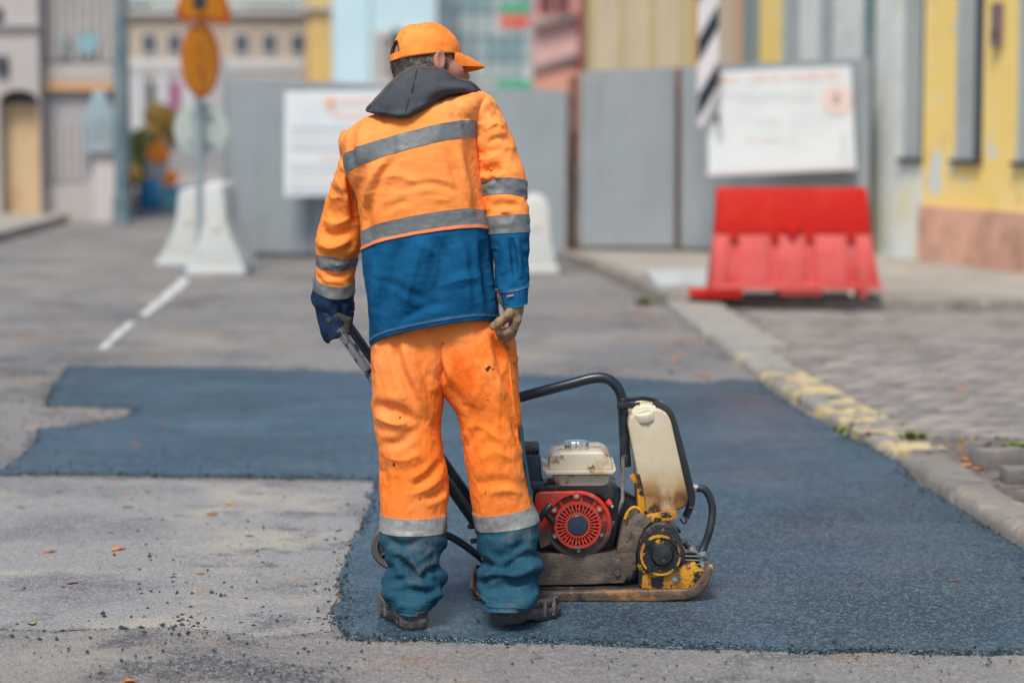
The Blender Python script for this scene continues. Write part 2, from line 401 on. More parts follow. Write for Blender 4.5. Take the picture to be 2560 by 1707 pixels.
m_kerb = M('kerb_concrete', (.24, .215, .18), .9, [((.18, .165, .15), 4, .45, .65), ((.36, .32, .26), 9, .55, .7), ((.03, .035, .045), 14, .68, .72)], bump=.5, bscale=110)
m_kerb_y = M('kerb_yellow_paint', (.25, .23, .20), .85, [((.56, .43, .20), 4.2, .49, .55), ((.33, .30, .25), 13, .55, .66), ((.025, .035, .045), 7, .585, .62)], bump=.5, bscale=110)
m_kerb_pale = M('kerb_pale', (.30, .285, .25), .85, [((.48, .40, .22), 1.6, .56, .64), ((.22, .21, .19), 6, .50, .66), ((.07, .07, .07), 9, .64, .70)], bump=.4, bscale=110)
m_block = M('paving_block', (.24, .218, .195), .9, [((.165, .15, .14), 6, .45, .65), ((.31, .27, .22), 15, .55, .7), ((.12, .10, .07), 1.4, .56, .70)], bump=.5, bscale=140)
_nt = m_block.node_tree; _b = _nt.nodes['Principled BSDF']; _c = _b.inputs['Base Color'].links[0].from_socket
_oi = _nt.nodes.new('ShaderNodeObjectInfo'); _hs = _nt.nodes.new('ShaderNodeHueSaturation'); _mr = _nt.nodes.new('ShaderNodeMapRange'); _mr.inputs['To Min'].default_value = .62; _mr.inputs['To Max'].default_value = 1.3
_nt.links.new(_oi.outputs['Random'], _mr.inputs[0]); _nt.links.new(_mr.outputs[0], _hs.inputs['Value']); _nt.links.new(_c, _hs.inputs['Color']); _nt.links.new(_hs.outputs[0], _b.inputs['Base Color'])
m_soil = M('soil', (.16, .135, .11), .95, [((.10, .085, .07), 7, .45, .6), ((.26, .23, .19), 20, .55, .65)], bump=.8, bscale=60)
m_white_paint = M('road_paint', (.58, .59, .56), .8, [((.30, .29, .275), 9, .50, .60), ((.5, .5, .48), 4, .5, .7)])
m_crumb = M('asphalt_crumb', (.022, .030, .040), .6, [((.05, .055, .06), 60, .5, .7)], bump=.5, bscale=300)

Z_ROAD = 0.0; Z_PATCH = .014
road = mesh('road', [(-150, -10, 0), (150, -10, 0), (150, 500, 0), (-150, 500, 0)], [(0, 1, 2, 3)], m_road, smooth=False); tag(road, kind='structure')

def rag(poly, step=.035, amp=.012, seed=1, freq=9):
    out = []; n = len(poly)
    for i in range(n):
        a = np.array(poly[i][:2]); b = np.array(poly[(i + 1) % n][:2]); L_ = np.linalg.norm(b - a); k = max(1, int(L_ / step)); nr = np.array((-(b - a)[1], (b - a)[0])) / (L_ + 1e-9)
        for j in range(k):
            p = a + (b - a) * j / k
            d = vnoise(np.array([[p[0] * freq, p[1] * freq, 0]]), seed)[0] * amp + vnoise(np.array([[p[0] * freq * 4, p[1] * freq * 4, 3]]), seed)[0] * amp * .6
            out.append(p + nr * d)
    return out
def slab(name, poly, z0, z1, mat, parent=None, bev=0.0):
    bm = bmesh.new(); a = [bm.verts.new((p[0], p[1], z1)) for p in poly]; b = [bm.verts.new((p[0], p[1], z0)) for p in poly]
    f = bm.faces.new(a); n = len(poly)
    for i in range(n): bm.faces.new((a[i], b[i], b[(i + 1) % n], a[(i + 1) % n]))
    bmesh.ops.triangulate(bm, faces=[f]); bmesh.ops.recalc_face_normals(bm, faces=bm.faces)
    return from_bm(name, bm, mat, parent, False)
k_ = 1.0885
patch_px = [(155, 845), (500, 850), (845, 860), (1200, 868), (1400, 870), (1540, 880), (1620, 887), (1690, 876), (1742, 880), (1830, 945), (1930, 1000), (2000, 1032), (2060, 1062), (2100, 1112), (2200, 1175),
            (2352, 1268), (2600, 1420), (2760, 1512), (2352, 1506), (1900, 1500), (1500, 1490), (1200, 1479), (880, 1475), (800, 1470), (770, 1445), (785, 1330), (815, 1250), (848, 1165), (862, 1105),
            (600, 1100), (300, 1095), (-10, 1092), (20, 1078), (75, 1030), (95, 990), (200, 980), (290, 962), (312, 946), (290, 939), (200, 935), (100, 936), (120, 900)]
patch_xy = [G(a * k_, b * k_)[:2] for a, b in patch_px]
patch = slab('asphalt_patch', rag(patch_xy, .02, .020, 1, 7), -.01, Z_PATCH, m_fresh); tag(patch, kind='structure')
# lightly dusted, paler cement-stained strip of the old surface beside the patch
m_dust = mat_asphalt('cement_stained_asphalt', (.285, .282, .275), (.42, .41, .39), .7, .95,
    [((.43, .39, .31), 1.5, .52, .64), ((.17, .175, .19), 1.3, .50, .62), ((.10, .10, .115), 3.2, .57, .67), ((.34, .25, .17), 5, .63, .70), ((.04, .045, .055), 11, .68, .72)], .86, 210, .9)
dust_px = [(-60, 1106), (300, 1104), (600, 1108), (852, 1114), (840, 1165), (805, 1260), (776, 1340), (760, 1450), (600, 1462), (380, 1440), (120, 1452), (-60, 1445)]
dust = slab('old_road_panel', rag([G(a * k_, b * k_)[:2] for a, b in dust_px], .06, .03, 5, 4), -.005, .004, m_dust); tag(dust, kind='structure')
# painted lane marks
line = thing('lane_line', G(380, 785), 'worn white dashed lane line leading to the white barriers', 'road marking'); line['kind'] = 'structure'
del line['label'], line['category']
for pts in ([(266, 872), (247, 872), (318, 806), (338, 806)], [(368, 789), (350, 788), (452, 697), (474, 695), (466, 712)]):
    ps = rag([G(*p)[:2] for p in pts], .15, .012, 3); slab('paint_dash', ps, -.002, .004, m_white_paint, line)

# ---- kerb along the right side
kerb = thing('kerb', G(2245, 1165), None, None); kerb['kind'] = 'structure'
def kerb_stone(a, b, width, z1, mat, gap=.012, bev=.018, dz=0.0, nsplit=6, seed=0):
    a = np.array(a[:2]); b = np.array(b[:2]); d = (b - a); Ln = np.linalg.norm(d); d /= Ln; nr = np.array((d[1], -d[0]))
    if nr[0] < 0: nr = -nr
    a2 = a + d * gap / 2; b2 = b - d * gap / 2
    prof = [(0, -.05), (0, z1 - bev * 1.3), (bev * .35, z1 - bev * .45), (bev, z1), (width - .006, z1), (width, z1 - .006), (width, -.05)]
    V = []; Fc = []
    for i in range(nsplit + 1):
        c = a2 + (b2 - a2) * i / nsplit
        for (w, z) in prof:
            j = .008 * vnoise(np.array([[c[0] * 7 + w * 20, c[1] * 7, z * 30 + seed]]), 5)[0]
            V.append((c[0] + nr[0] * (w + j), c[1] + nr[1] * (w + j), z + (j if z > 0 else 0) + dz * i / nsplit))
    m = len(prof)
    for i in range(nsplit):
        for k in range(m - 1): Fc.append((i * m + k, i * m + k + 1, (i + 1) * m + k + 1, (i + 1) * m + k))
    Fc.append(tuple(range(m))); Fc.append(tuple(range(nsplit * m, nsplit * m + m))[::-1])
    return mesh('kerb_stone', V, Fc, mat, kerb, True, auto=40)
near = [G(2860, 1590), G(2560, 1385), G(2395, 1277), G(2248, 1168)]
def walk_line(pts, step):
    pts = [np.array(p[:2]) for p in pts]; out = [pts[0]]; rest = step
    for a, b in zip(pts[:-1], pts[1:]):
        L_ = np.linalg.norm(b - a); t = 0
        while L_ - t >= rest: t += rest; out.append(a + (b - a) * t / L_); rest = step
        rest -= (L_ - t)
    out.append(pts[-1]); return out
w = walk_line(near, .8)
for i, (a, b) in enumerate(zip(w[:-1], w[1:])):
    if np.linalg.norm(b - a) > .15: kerb_stone(a, b, .17, .07, m_kerb, gap=.006, bev=.03, seed=i)
low = [G(2235, 1158), G(2175, 1122), G(2080, 1062), G(1990, 1010), G(1900, 955), G(1820, 893)]
w = walk_line(low, .85)
for i, (a, b) in enumerate(zip(w[:-1], w[1:])):
    if np.linalg.norm(b - a) > .15: kerb_stone(a, b, .24, .055, m_kerb_y if i < 4 else m_kerb_pale, gap=.006, bev=.025, seed=20 + i)
w = walk_line([G(1820, 893), G(1740, 835), G(1668, 772)], 1.0)
for i, (a, b) in enumerate(zip(w[:-1], w[1:])):
    if np.linalg.norm(b - a) > .15: kerb_stone(a, b, .38, .065, m_kerb_pale, gap=.006, bev=.025, seed=40 + i)

# ---- block-paved drive between the kerb and the raised pavement
Z_DR = .045
drive_poly = [G(2330, 1140)[:2], G(1995, 960)[:2] + (.05, 0), G(1800, 815)[:2] + (.25, 0), G(1740, 782)[:2] + (.25, 0), G(2600, 796)[:2], np.array((7.0, 17.4)), np.array((7.0, 10.2)), np.array((2.6, 10.2))]
drive = slab('driveway', drive_poly, -.02, Z_DR - .012, m_soil); tag(drive, kind='structure')
def inside(p, poly):
    r = False; n = len(poly); j = n - 1
    for i in range(n):
        xi, yi = poly[i][:2]; xj, yj = poly[j][:2]
        if (yi > p[1]) != (yj > p[1]) and p[0] < (xj - xi) * (p[1] - yi) / (yj - yi) + xi: r = not r
        j = i
    return r
blk = []
bm = bmesh.new(); bmesh.ops.create_cube(bm, size=1)
for v in bm.verts: v.co = Vector((v.co.x * .191, v.co.y * .091, v.co.z * .05))
bevel_bm(bm, .005, 1); blk_me = bpy.data.meshes.new('paving_block'); bm.to_mesh(blk_me); bm.free(); blk_me.materials.append(m_block)
ang = R(21); ca, sa = math.cos(ang), math.sin(ang)
for iy in range(-60, 110):
    for ix in range(-40, 50):
        u = ix * .2 + (.1 if iy % 2 else 0); v = iy * .1; x = 3.0 + u * ca - v * sa; y = 13.5 + u * sa + v * ca
        if inside((x, y), drive_poly) and y < 17.45: blk.append((x, y))
blk.sort(key=lambda p: (0 if abs(p[0]) < .2118 * p[1] + .15 else 1, p[1]))
rest = []
for i, (x, y) in enumerate(blk):
    tilt = (random.gauss(0, .007), random.gauss(0, .007)); z = Z_DR - .025 + random.gauss(0, .002)
    if i < 300:
        o = bpy.data.objects.new('paving_block', blk_me); col.objects.link(o); o.parent = drive; o.location = (x, y, z); o.rotation_euler = (tilt[0], tilt[1], ang + random.gauss(0, .015))
    else: rest.append((x, y, z))
parts = []
for x, y, z in rest:
    V, Fc = box_geo((-.098, -.048, -.025), (.098, .048, .025)); a = ang + random.gauss(0, .015)
    parts.append(([(x + p[0] * math.cos(a) - p[1] * math.sin(a), y + p[0] * math.sin(a) + p[1] * math.cos(a), z + p[2]) for p in V], Fc))
o = mesh('paving_blocks', *merge(parts), m_block, drive, False); tag(o, kind='stuff')

# ---- broken verge behind the near kerb
verge_poly = [G(2270, 1160)[:2] + (.08, 0), G(2330, 1138)[:2] + (.05, .25), np.array((2.7, 10.3)), np.array((6, 10.3)), np.array((6, 5)), G(2860, 1590)[:2] + (.15, 0), G(2560, 1385)[:2] + (.15, 0)]
verge = slab('verge', verge_poly, -.02, .055, m_soil); tag(verge, kind='structure')

# ---- raised pavement with the red barrier, and kerb face
Z_W = .10
corner = G(1668, 770)[:2]; front_r = G(2620, 795)[:2]; lw = G(1408, 655)[:2]
walk_poly = [corner + (.16, .14), front_r + (2.5, .14), np.array((9, 19)), np.array((9, 40)), np.array((-1.5, 40)), np.array((lw[0] + .12, 25.5)), lw + (.14, .05)]
walk = slab('pavement', walk_poly, -.02, Z_W, m_walk); tag(walk, kind='structure')
kw = thing('pavement_kerb', (*corner, 0), None, None); kw['kind'] = 'structure'
kerb_save = kerb; kerb = kw
ww = walk_line([np.append(front_r + (2.4, 0), 0), np.append(corner, 0)], 1.0)
for i, (a, b) in enumerate(zip(ww[:-1], ww[1:])):
    if np.linalg.norm(b - a) > .12:
        a_, b_ = np.array(b), np.array(a); d = b_ - a_; d /= np.linalg.norm(d); V = []; nr = np.array((-d[1], d[0])); Fc = []
        a_ = a_ + d * .005; b_ = b_ - d * .005
        prof = [(0, -.05), (0, Z_W - .02), (.012, Z_W - .004), (.03, Z_W + .006), (.135, Z_W + .006), (.135, -.05)]
        for c in (a_, b_):
            for q, z in prof: V.append((c[0] + nr[0] * q, c[1] + nr[1] * q, z))
        m_ = len(prof); Fc = [(k, k + 1, m_ + k + 1, m_ + k) for k in range(m_ - 1)] + [tuple(range(m_)), tuple(range(m_, 2 * m_))]
        mesh('kerb_stone', V, Fc, m_kerb, kw, False)
left_pts = [corner, G(1600, 735)[:2], G(1530, 702)[:2], G(1470, 676)[:2], lw, np.array((lw[0] - .25, 26.5))]
ww = walk_line(left_pts, .9)
for i, (a, b) in enumerate(zip(ww[:-1], ww[1:])):
    if np.linalg.norm(b - a) > .12: kerb_stone(a, b, .15, Z_W + .006, m_kerb, seed=60 + i)
kerb = kerb_save
# left far pavement
lp = [G(-200, 648)[:2], G(0, 607)[:2], G(160, 561)[:2], np.array((-6.3, 34)), np.array((-6.3, 60)), np.array((-30, 60)), np.array((-30, 25))]
o = slab('far_pavement', lp, -.02, .12, m_walk); tag(o, kind='structure')

# ---- crumbs, gravel (nobody could count them)
def crumbs(name, pts, mat, zf):
    V = []; Fc = []
    base = [(1, 0, 0), (-1, 0, 0), (0, 1, 0), (0, -1, 0), (0, 0, 1), (0, 0, -.6)]; tri = [(0, 2, 4), (2, 1, 4), (1, 3, 4), (3, 0, 4), (2, 0, 5), (1, 2, 5), (3, 1, 5), (0, 3, 5)]
    for x, y, s in pts:
        o = len(V); a = random.random() * 6.28; sx, sy, sz = [s * random.uniform(.6, 1.2) for _ in range(3)]; z = zf(x, y)
        for b in base:
            jx, jy, jz = [c + random.uniform(-.25, .25) for c in b]
            V.append((x + (jx * sx * math.cos(a) - jy * sy * math.sin(a)), y + (jx * sx * math.sin(a) + jy * sy * math.cos(a)), z + (jz + .45) * sz * .8))
        Fc += [tuple(i + o for i in t) for t in tri]
    o = mesh(name, V, Fc, mat, None, False); return tag(o, kind='stuff')
pp = np.array(rag(patch_xy, .02, .020, 1, 7)); pts = []
for _ in range(5200):
    q = pp[random.randrange(len(pp))]
    if q[1] > 16 or abs(q[0]) > 3: continue
    d = abs(random.gauss(0, .022 if random.random() < .7 else .09)); a = random.random() * 6.28; pts.append((q[0] + d * math.cos(a), q[1] + d * math.sin(a), random.choice([.0012, .0016, .002, .0026, .0035, .005, .0075])))
for _ in range(1700):
    px = random.uniform(-100, 920); py = 1200 + 520 * random.random() ** .8
    if random.random() > .25 + .75 * (px > 300) * (py > 1300): continue
    g = G(px, py); pts.append((g[0], g[1], random.choice([.001, .001, .0015, .0015, .0015, .002, .002, .0025, .003, .004, .0065])))
cl = [(930, 1555, 18), (900, 1570, 22), (970, 1560, 25), (1010, 1590, 40), (620, 1570, 60), (560, 1620, 80), (760, 1400, 40), (800, 1465, 60), (440, 1565, 40), (980, 1580, 30), (110, 1575, 60), (160, 1585, 60), (880, 1480, 60)]
for cx, cy, sp in cl:
    cx, cy = cx * .52 + (0 if cx < 900 else -30), cy
    for _ in range(16):
        g = G(cx + random.gauss(0, sp), cy + random.gauss(0, sp * .3)); pts.append((g[0], g[1], random.choice([.0015, .002, .002, .003, .004, .006, .009])))
for _ in range(350):
    px = random.uniform(0, 2500); py = random.uniform(1630, 1705); g = G(px, py); pts.append((g[0], g[1], random.choice([.001, .0015, .002, .003, .0045])))
crumbs('asphalt_crumbs', pts, m_crumb, lambda x, y: Z_PATCH if inside((x, y), patch_xy) else .003)
pts = []
for _ in range(420):
    g = G(random.uniform(-150, 330), random.uniform(925, 1165)); 
    if not inside(g, patch_xy): pts.append((g[0], g[1], random.uniform(.004, .014)))
m_grav = M('rubble', (.20, .185, .165), .95, [((.10, .095, .09), 9, .48, .6), ((.40, .34, .25), 17, .56, .66)])
crumbs('broken_asphalt_rubble', pts, m_grav, lambda x, y: .002)
pts = []
for _ in range(500):
    g = G(random.uniform(2290, 2640), random.uniform(1085, 1400), .055)
    if inside(g, verge_poly): pts.append((g[0], g[1], random.choice([.004, .006, .009, .014])))
crumbs('verge_rubble', pts, m_grav, lambda x, y: .055)

# ---- loose paving blocks and edge slabs on the verge
for (px, py, rz, sc, lab, dz) in [(2500, 1170, .35, (.20, .10, .08), 'loose grey paving block in front of the green weeds', 0), (2440, 1150, -.5, (.10, .10, .08), 'small tilted grey block beside the orange weed', 0),
                              (2545, 1205, .1, (.12, .10, .06), 'low grey block lying at the verge edge', 0), (2600, 1255, .9, (.18, .12, .05), 'flat weathered slab with black crumbs behind the kerb', 0)]:
    g = G(px, py, .055); s = sc
    o = box('loose_block', (g[0] - s[0] / 2, g[1] - s[1] / 2, .054), (g[0] + s[0] / 2, g[1] + s[1] / 2, .054 + s[2]), m_block, None, .008, 2, loc=(g[0], g[1], .054), rot=rz)
    tag(o, lab, 'paving block', 'loose blocks on the verge')

# ---- fallen leaves
m_leaf = [M('leaf_%d' % i, c, .8, [(tuple(v * .45 for v in c), 60, .5, .65)]) for i, c in enumerate([(.62, .22, .04), (.40, .15, .04), (.28, .14, .06), (.55, .30, .08)])]
def leaf(px, py, size, mi, lab, z=.004):
    size *= 1.05
    g = G(px, py, z); a = random.random() * 6.28; V = []; n = 5; cv = random.uniform(.02, .10)
    prof = [(0, .02), (.22, random.uniform(.25, .5)), (.5, random.uniform(.3, .55)), (.78, random.uniform(.15, .35)), (1, .02)]
    for t, wd in prof:
        for s in (-1, 0, 1):
            x = (t - .5) * size; y = s * wd * size * .6; zz = size * (cv * abs(s) * wd + .05 * math.sin(t * 3.3 + size * 90) + random.uniform(0, .05)) + .002
            V.append((g[0] + x * math.cos(a) - y * math.sin(a), g[1] + x * math.sin(a) + y * math.cos(a), z + zz))
    Fc = [(i * 3 + k, i * 3 + k + 1, (i + 1) * 3 + k + 1, (i + 1) * 3 + k) for i in range(4) for k in range(2)]
    V2 = [(p[0], p[1], p[2] - .0006) for p in V]; Fc2 = [tuple(15 + i for i in f[::-1]) for f in Fc]
    return tag(mesh('leaf', V + V2, Fc + Fc2, m_leaf[mi], None, True, loc=(g[0], g[1], z)), lab, 'leaf', 'fallen autumn leaves')
L1 = 'fallen autumn leaf lying on the old pale road panel'
for px, py, s, mi in [(283, 1208, .035, 0), (370, 1228, .04, 0), (318, 1268, .045, 2), (50, 1268, .04, 1), (185, 1315, .03, 3), (277, 1330, .03, 0), (530, 1286, .06, 2), (575, 1260, .05, 3), (125, 1380, .05, 1), (180, 1458, .05, 1), (500, 1434, .035, 1), (80, 1560, .05, 3), (625, 1340, .035, 2), (690, 1235, .03, 3)]: leaf(px, py, s, mi, L1)
leaf(296, 1374, .06, 0, 'bright orange curled leaf lying flat in the middle of the old road panel')
leaf(325, 1702, .04, 0, 'small orange leaf at the very bottom strip of old road')
for px, py, s, mi in [(403, 1065, .05, 1), (342, 1112, .04, 1), (2390, 1450, .03, 1)]: leaf(px, py, s, mi, 'brown leaf lying on the fresh blue-black asphalt', Z_PATCH)
for px, py, s, mi in [(1620, 790, .10, 0), (1645, 830, .09, 0), (1660, 880, .08, 1), (1690, 900, .08, 0), (1700, 860, .09, 1), (1750, 938, .08, 0), (1765, 945, .07, 1), (1600, 772, .10, 0), (1680, 930, .08, 1), (1720, 915, .07, 0), (1640, 905, .07, 1), (1590, 800, .08, 3), (1555, 765, .08, 1)]:
    leaf(px, py, s, mi, 'orange brown leaf in the drift beside the pale kerb')
for px, py, s, mi in [(2120, 785, .09, 0), (2225, 800, .08, 0), (2400, 975, .06, 0), (2540, 948, .07, 0), (2330, 935, .06, 3), (2050, 910, .06, 3), (2250, 860, .06, 1), (1960, 815, .07, 3)]:
    leaf(px, py, s, mi, 'orange leaf lying on the grey block paved driveway', Z_DR + .003)
for px, py, s, mi in [(2425, 1165, .07, 0), (2440, 1172, .06, 1), (2410, 1150, .06, 0), (2455, 1160, .05, 1), (2395, 1170, .05, 3)]: leaf(px, py, s, mi, 'orange leaf caught among the weeds on the verge', .06)

# ---- weeds
m_weed = M('weed_green', (.11, .17, .03), .7, [((.30, .24, .04), 25, .5, .65)]); m_weed2 = M('weed_autumn', (.42, .20, .03), .7, [((.16, .20, .03), 30, .48, .6), ((.40, .10, .03), 40, .55, .62)])
def weed(px, py, z, n, h, spread, mat, lab):
    g = G(px, py, z); root = thing('weed', g, lab, 'weed', 'weeds by the kerb'); parts = []
    for i in range(n):
        a = random.random() * 6.28; l = h * random.uniform(.5, 1.1); lean = random.uniform(.2, 1.0) * spread; wd = l * random.uniform(.10, .2)
        b0 = np.array((g[0] + random.gauss(0, spread * .3), g[1] + random.gauss(0, spread * .3), z)); d = np.array((math.cos(a), math.sin(a), 0)); s = np.array((-d[1], d[0], 0))
        V = []
        for t in (0, .35, .7, 1):
            c = b0 + d * lean * t * t + np.array((0, 0, l * (t - .35 * t * t))); ww_ = wd * (math.sin(max(t, .08) * 2.8) if t < 1 else .05)
            V += [c - s * ww_, c + s * ww_]
        parts.append((V, [(0, 1, 3, 2), (2, 3, 5, 4), (4, 5, 7, 6)]))
    mesh('foliage', *merge(parts), mat, root, False)
weed(1612, 762, 0, 60, .09, .12, m_weed, 'green weed growing at the corner of the raised kerb')
weed(2105, 1085, .03, 26, .05, .06, m_weed, 'small green yellow weed between kerb and driveway blocks')
weed(2290, 1100, .045, 40, .06, .09, m_weed, 'low yellow green weed where the yellow kerb ends')
weed(2425, 1135, .055, 60, .10, .07, m_weed2, 'upright orange and green weed growing among loose blocks')
weed(2545, 1130, .055, 90, .06, .10, m_weed, 'clump of green grass on the verge above loose blocks')
weed(2200, 1040, .045, 18, .03, .06, m_weed, 'tiny sprouts in the joint of the block paving')

# ================================================================ STREET THINGS
m_fence = M('fence_paint', (.27, .305, .325), .55, [((.24, .27, .29), 1.3, .45, .65), ((.31, .335, .345), .5, .5, .7), ((.22, .235, .24), 1.6, .56, .72, (5, 5, .5)), ((.34, .345, .335), 4, .64, .72)], rvar=.08)
m_rust = M('rusty_post', (.16, .13, .12), .8, [((.20, .09, .05), 5, .45, .6), ((.05, .05, .055), 3, .55, .7)])
m_board = M('board_white', (.68, .72, .74), .5, [((.60, .65, .68), 1.2, .45, .6)])
m_print_r = M('print_pale_red', (.68, .44, .36), .6); m_print_o = M('print_orange', (.75, .30, .14), .6); m_print_g = M('print_grey', (.45, .52, .57), .6); m_print_d = M('print_dark', (.10, .12, .14), .6); m_print_p = M('print_pink', (.72, .57, .53), .6)
m_print_f = M('print_faint', (.62, .63, .62), .6)
def sheet_panel(name, a, b, z0a, z1a, z0b, z1b, mat, parent, pitch=.11, dep=.004):
    a = np.array(a[:2]); b = np.array(b[:2]); L_ = np.linalg.norm(b - a); d = (b - a) / L_; nr = np.array((d[1], -d[0]))
    us = []; u = 0
    while u < L_:
        for q, h in ((0, 0), (.055, 0), (.067, dep), (.098, dep)):
            if u + q < L_: us.append((u + q, h))
        u += pitch
    us.append((L_, 0)); V = []; n = len(us)
    for side in (0, .0015):
        for (u, h) in us:
            t = u / L_; p = a + d * u + nr * (h - side); V += [(p[0], p[1], z0a + (z0b - z0a) * t), (p[0], p[1], z1a + (z1b - z1a) * t)]
    Fc = [(2 * i, 2 * i + 2, 2 * i + 3, 2 * i + 1) for i in range(n - 1)]; o = 2 * n
    Fc += [(o + 2 * i, o + 2 * i + 1, o + 2 * i + 3, o + 2 * i + 2) for i in range(n - 1)]
    Fc += [(2 * i + 1, 2 * i + 3, o + 2 * i + 3, o + 2 * i + 1) for i in range(n - 1)] + [(0, 1, o + 1, o), (2 * n - 2, o + 2 * n - 2, o + 2 * n - 1, 2 * n - 1)]
    return mesh(name, V, Fc, mat, parent, False)
# left run of fence
fa = G(572, 642); fb = G(1418, 652)
za = P(572, 197, fa[1])[2]; zb = P(1418, 226, fb[1])[2]
fence = thing('sheet_fence', (fa + fb) / 2 * (1, 1, 0), 'long grey profiled sheet fence behind the worker', 'fence', 'grey sheet hoarding')
n = 4
for i in range(n):
    t0, t1 = i / n, (i + 1) / n; p0 = fa + (fb - fa) * t0; p1 = fa + (fb - fa) * (t1 - .004)
    sheet_panel('sheet_panel', p0, p1, .05, za + (zb - za) * t0, .05, za + (zb - za) * t1, m_fence, fence)
for i in range(5):
    p = fa + (fb - fa) * i / 4; box('post', (p[0] - .03, p[1] + .03, 0), (p[0] + .03, p[1] + .09, zb - .02), m_rust, fence, .004)
for z in (.45, 1.4):
    box('rail', (fa[0] + .05, fa[1] + .028 - .2, z), (fa[0] + .06, fa[1] + .03 - .2, z + .01), m_fence, fence, 0) if False else None
# return of the fence, taller, running away
fr = thing('sheet_fence', (fa[0] - .06, fa[1] + .1, 0), 'taller end panel of grey sheet fence running away from the street', 'fence', 'grey sheet hoarding')
zt = P(560, 146, 25.5)[2]
sheet_panel('sheet_panel', P(553, 400, 29.5), fa + (-.03, .03, 0), .02, zt + .1, .02, zt, m_fence, fr)
box('post', (fa[0] - .06, fa[1] - .02, 0), (fa[0] - .005, fa[1] + .04, zt + .02), m_fence, fr, .005)
# gate leaves
def gate(pxl, pxr, Yl, Yr, ytl, ytr, yb, lab, pad=0):
    a = P(pxl, 500, Yl); b = P(pxr, 500, Yr); za_ = P(pxl, ytl, Yl)[2]; zb_ = P(pxr, ytr, Yr)[2]
    g = thing('gate_leaf', ((a[0] + b[0]) / 2, (Yl + Yr) / 2, Z_W), lab, 'gate', 'grey sheet hoarding')
    sheet_panel('sheet_panel', a, b, Z_W + .05, za_, Z_W + .05, zb_, m_fence, g)
    for q, z in ((a, za_), (b, zb_)): box('frame_post', (q[0] - .02, q[1] + .025, Z_W), (q[0] + .02, q[1] + .065, z), m_rust, g, .004)
    tube('frame_rail', [a * (1, 1, 0) + (0, .045, Z_W + .08), b * (1, 1, 0) + (0, .045, Z_W + .08)], .018, m_rust, g)
    tube('frame_rail', [a * (1, 1, 0) + (0, .045, za_ - .06), b * (1, 1, 0) + (0, .045, zb_ - .06)], .018, m_rust, g)
    return g
gate(1452, 1687, 24.7, 24.6, 178, 169, 628, 'plain grey sheet gate leaf standing between the dark gaps')
gate(1703, 2172, 24.5, 23.6, 168, 146, 625, 'grey sheet gate leaf carrying the large white information board')
for px, Y_, lab in ((1432, 24.9, 'rusty dark gate post at the end of the long fence'), (1696, 24.7, 'dark rusty post between the two gate leaves')):
    p = P(px, 500, Y_); zt_ = P(px, 190 if px < 1500 else 172, Y_)[2]
    pr = thing('gate_post', (p[0], p[1], Z_W), lab, 'post', 'gate posts')
    box('post', (p[0] - .045, p[1] + .08, 0), (p[0] + .045, p[1] + .17, zt_), m_rust, pr, .005)
    for z in (.5, 1.25): box('hinge', (p[0] - .05, p[1] + .055, z), (p[0] + .05, p[1] + .082, z + .09), m_rust, pr, .004)
# boards
def plate(name, pts, Y, th, mat, parent, bev=0.0):
    return prism(name, xz(pts, Y), Y, Y + th, mat, parent, bev, 1)
Yb = float((fa + (fb - fa) * .52)[1] - .12)
b1 = thing('information_board', P(850, 492, Yb), 'white notice board with orange emblem and grey lines on the long fence', 'sign')
plate('board', [(712, 230), (1010, 226), (1012, 488), (710, 492)], Yb, .025, m_board, b1, .004)
for (x0, x1, y0, y1, mm) in [(845, 1000, 246, 262, m_print_p), (830, 1000, 280, 296, m_print_p)] + [(724, 724 + random.randint(170, 270), y, y + 8, m_print_f if i % 3 else m_print_g) for i, y in enumerate(range(318, 480, 17)) if i != 4] + [(800, 985, 391, 398, m_print_p)]:
    plate('print_line', [(x0, y0), (x1, y0), (x1, y1), (x0, y1)], Yb - .004, .003, mm, b1)
c = P(826, 258, Yb - .006); lathe('emblem', [(.0, .004), (.075, .004), (.075, 0)], c, (0, -1, 0), m_print_p, b1, 24); lathe('emblem', [(.0, .008), (.035, .008), (.035, 0)], c, (0, -1, 0), m_print_o, b1, 20)
Yb = 23.5
b2 = thing('information_board', P(1950, 440, Yb), 'large white site board with pale red heading and round limit symbol', 'sign')
plate('board', [(1764, 182), (2128, 165), (2141, 424), (1772, 440)], Yb, .03, m_board, b2, .004)
plate('board_frame', [(1764, 428), (2141, 412), (2141, 424), (1772, 440)], Yb - .008, .007, M('frame_pale', (.62, .58, .58), .5), b2)
for i in range(26):
    x = 1806 + i * 11.2
    if i in (4, 5, 13): continue
    plate('heading_letter', [(x, 192 - i * .5), (x + 8, 192 - i * .5), (x + 8, 210 - i * .5), (x, 210 - i * .5)], Yb - .004, .003, m_print_p if i % 4 else m_print_r, b2)
plate('emblem', [(1790, 186), (1806, 186), (1806, 208), (1790, 208)], Yb - .004, .003, m_print_r, b2)
c = P(2091, 250, Yb - .004); s_ = Yb / F_PX
lathe('limit_ring', [(22 * s_, .002), (22 * s_, .005), (38 * s_, .005), (38 * s_, .001)], c, (0, -1, 0), m_print_p, b2, 36)
for dz in (-7, 7): lathe('limit_number', [(3.5 * s_, .001), (3.5 * s_, .004), (7 * s_, .004), (7 * s_, .001)], P(2091, 250 + dz, Yb - .003), (0, -1, 0), m_print_d, b2, 20)
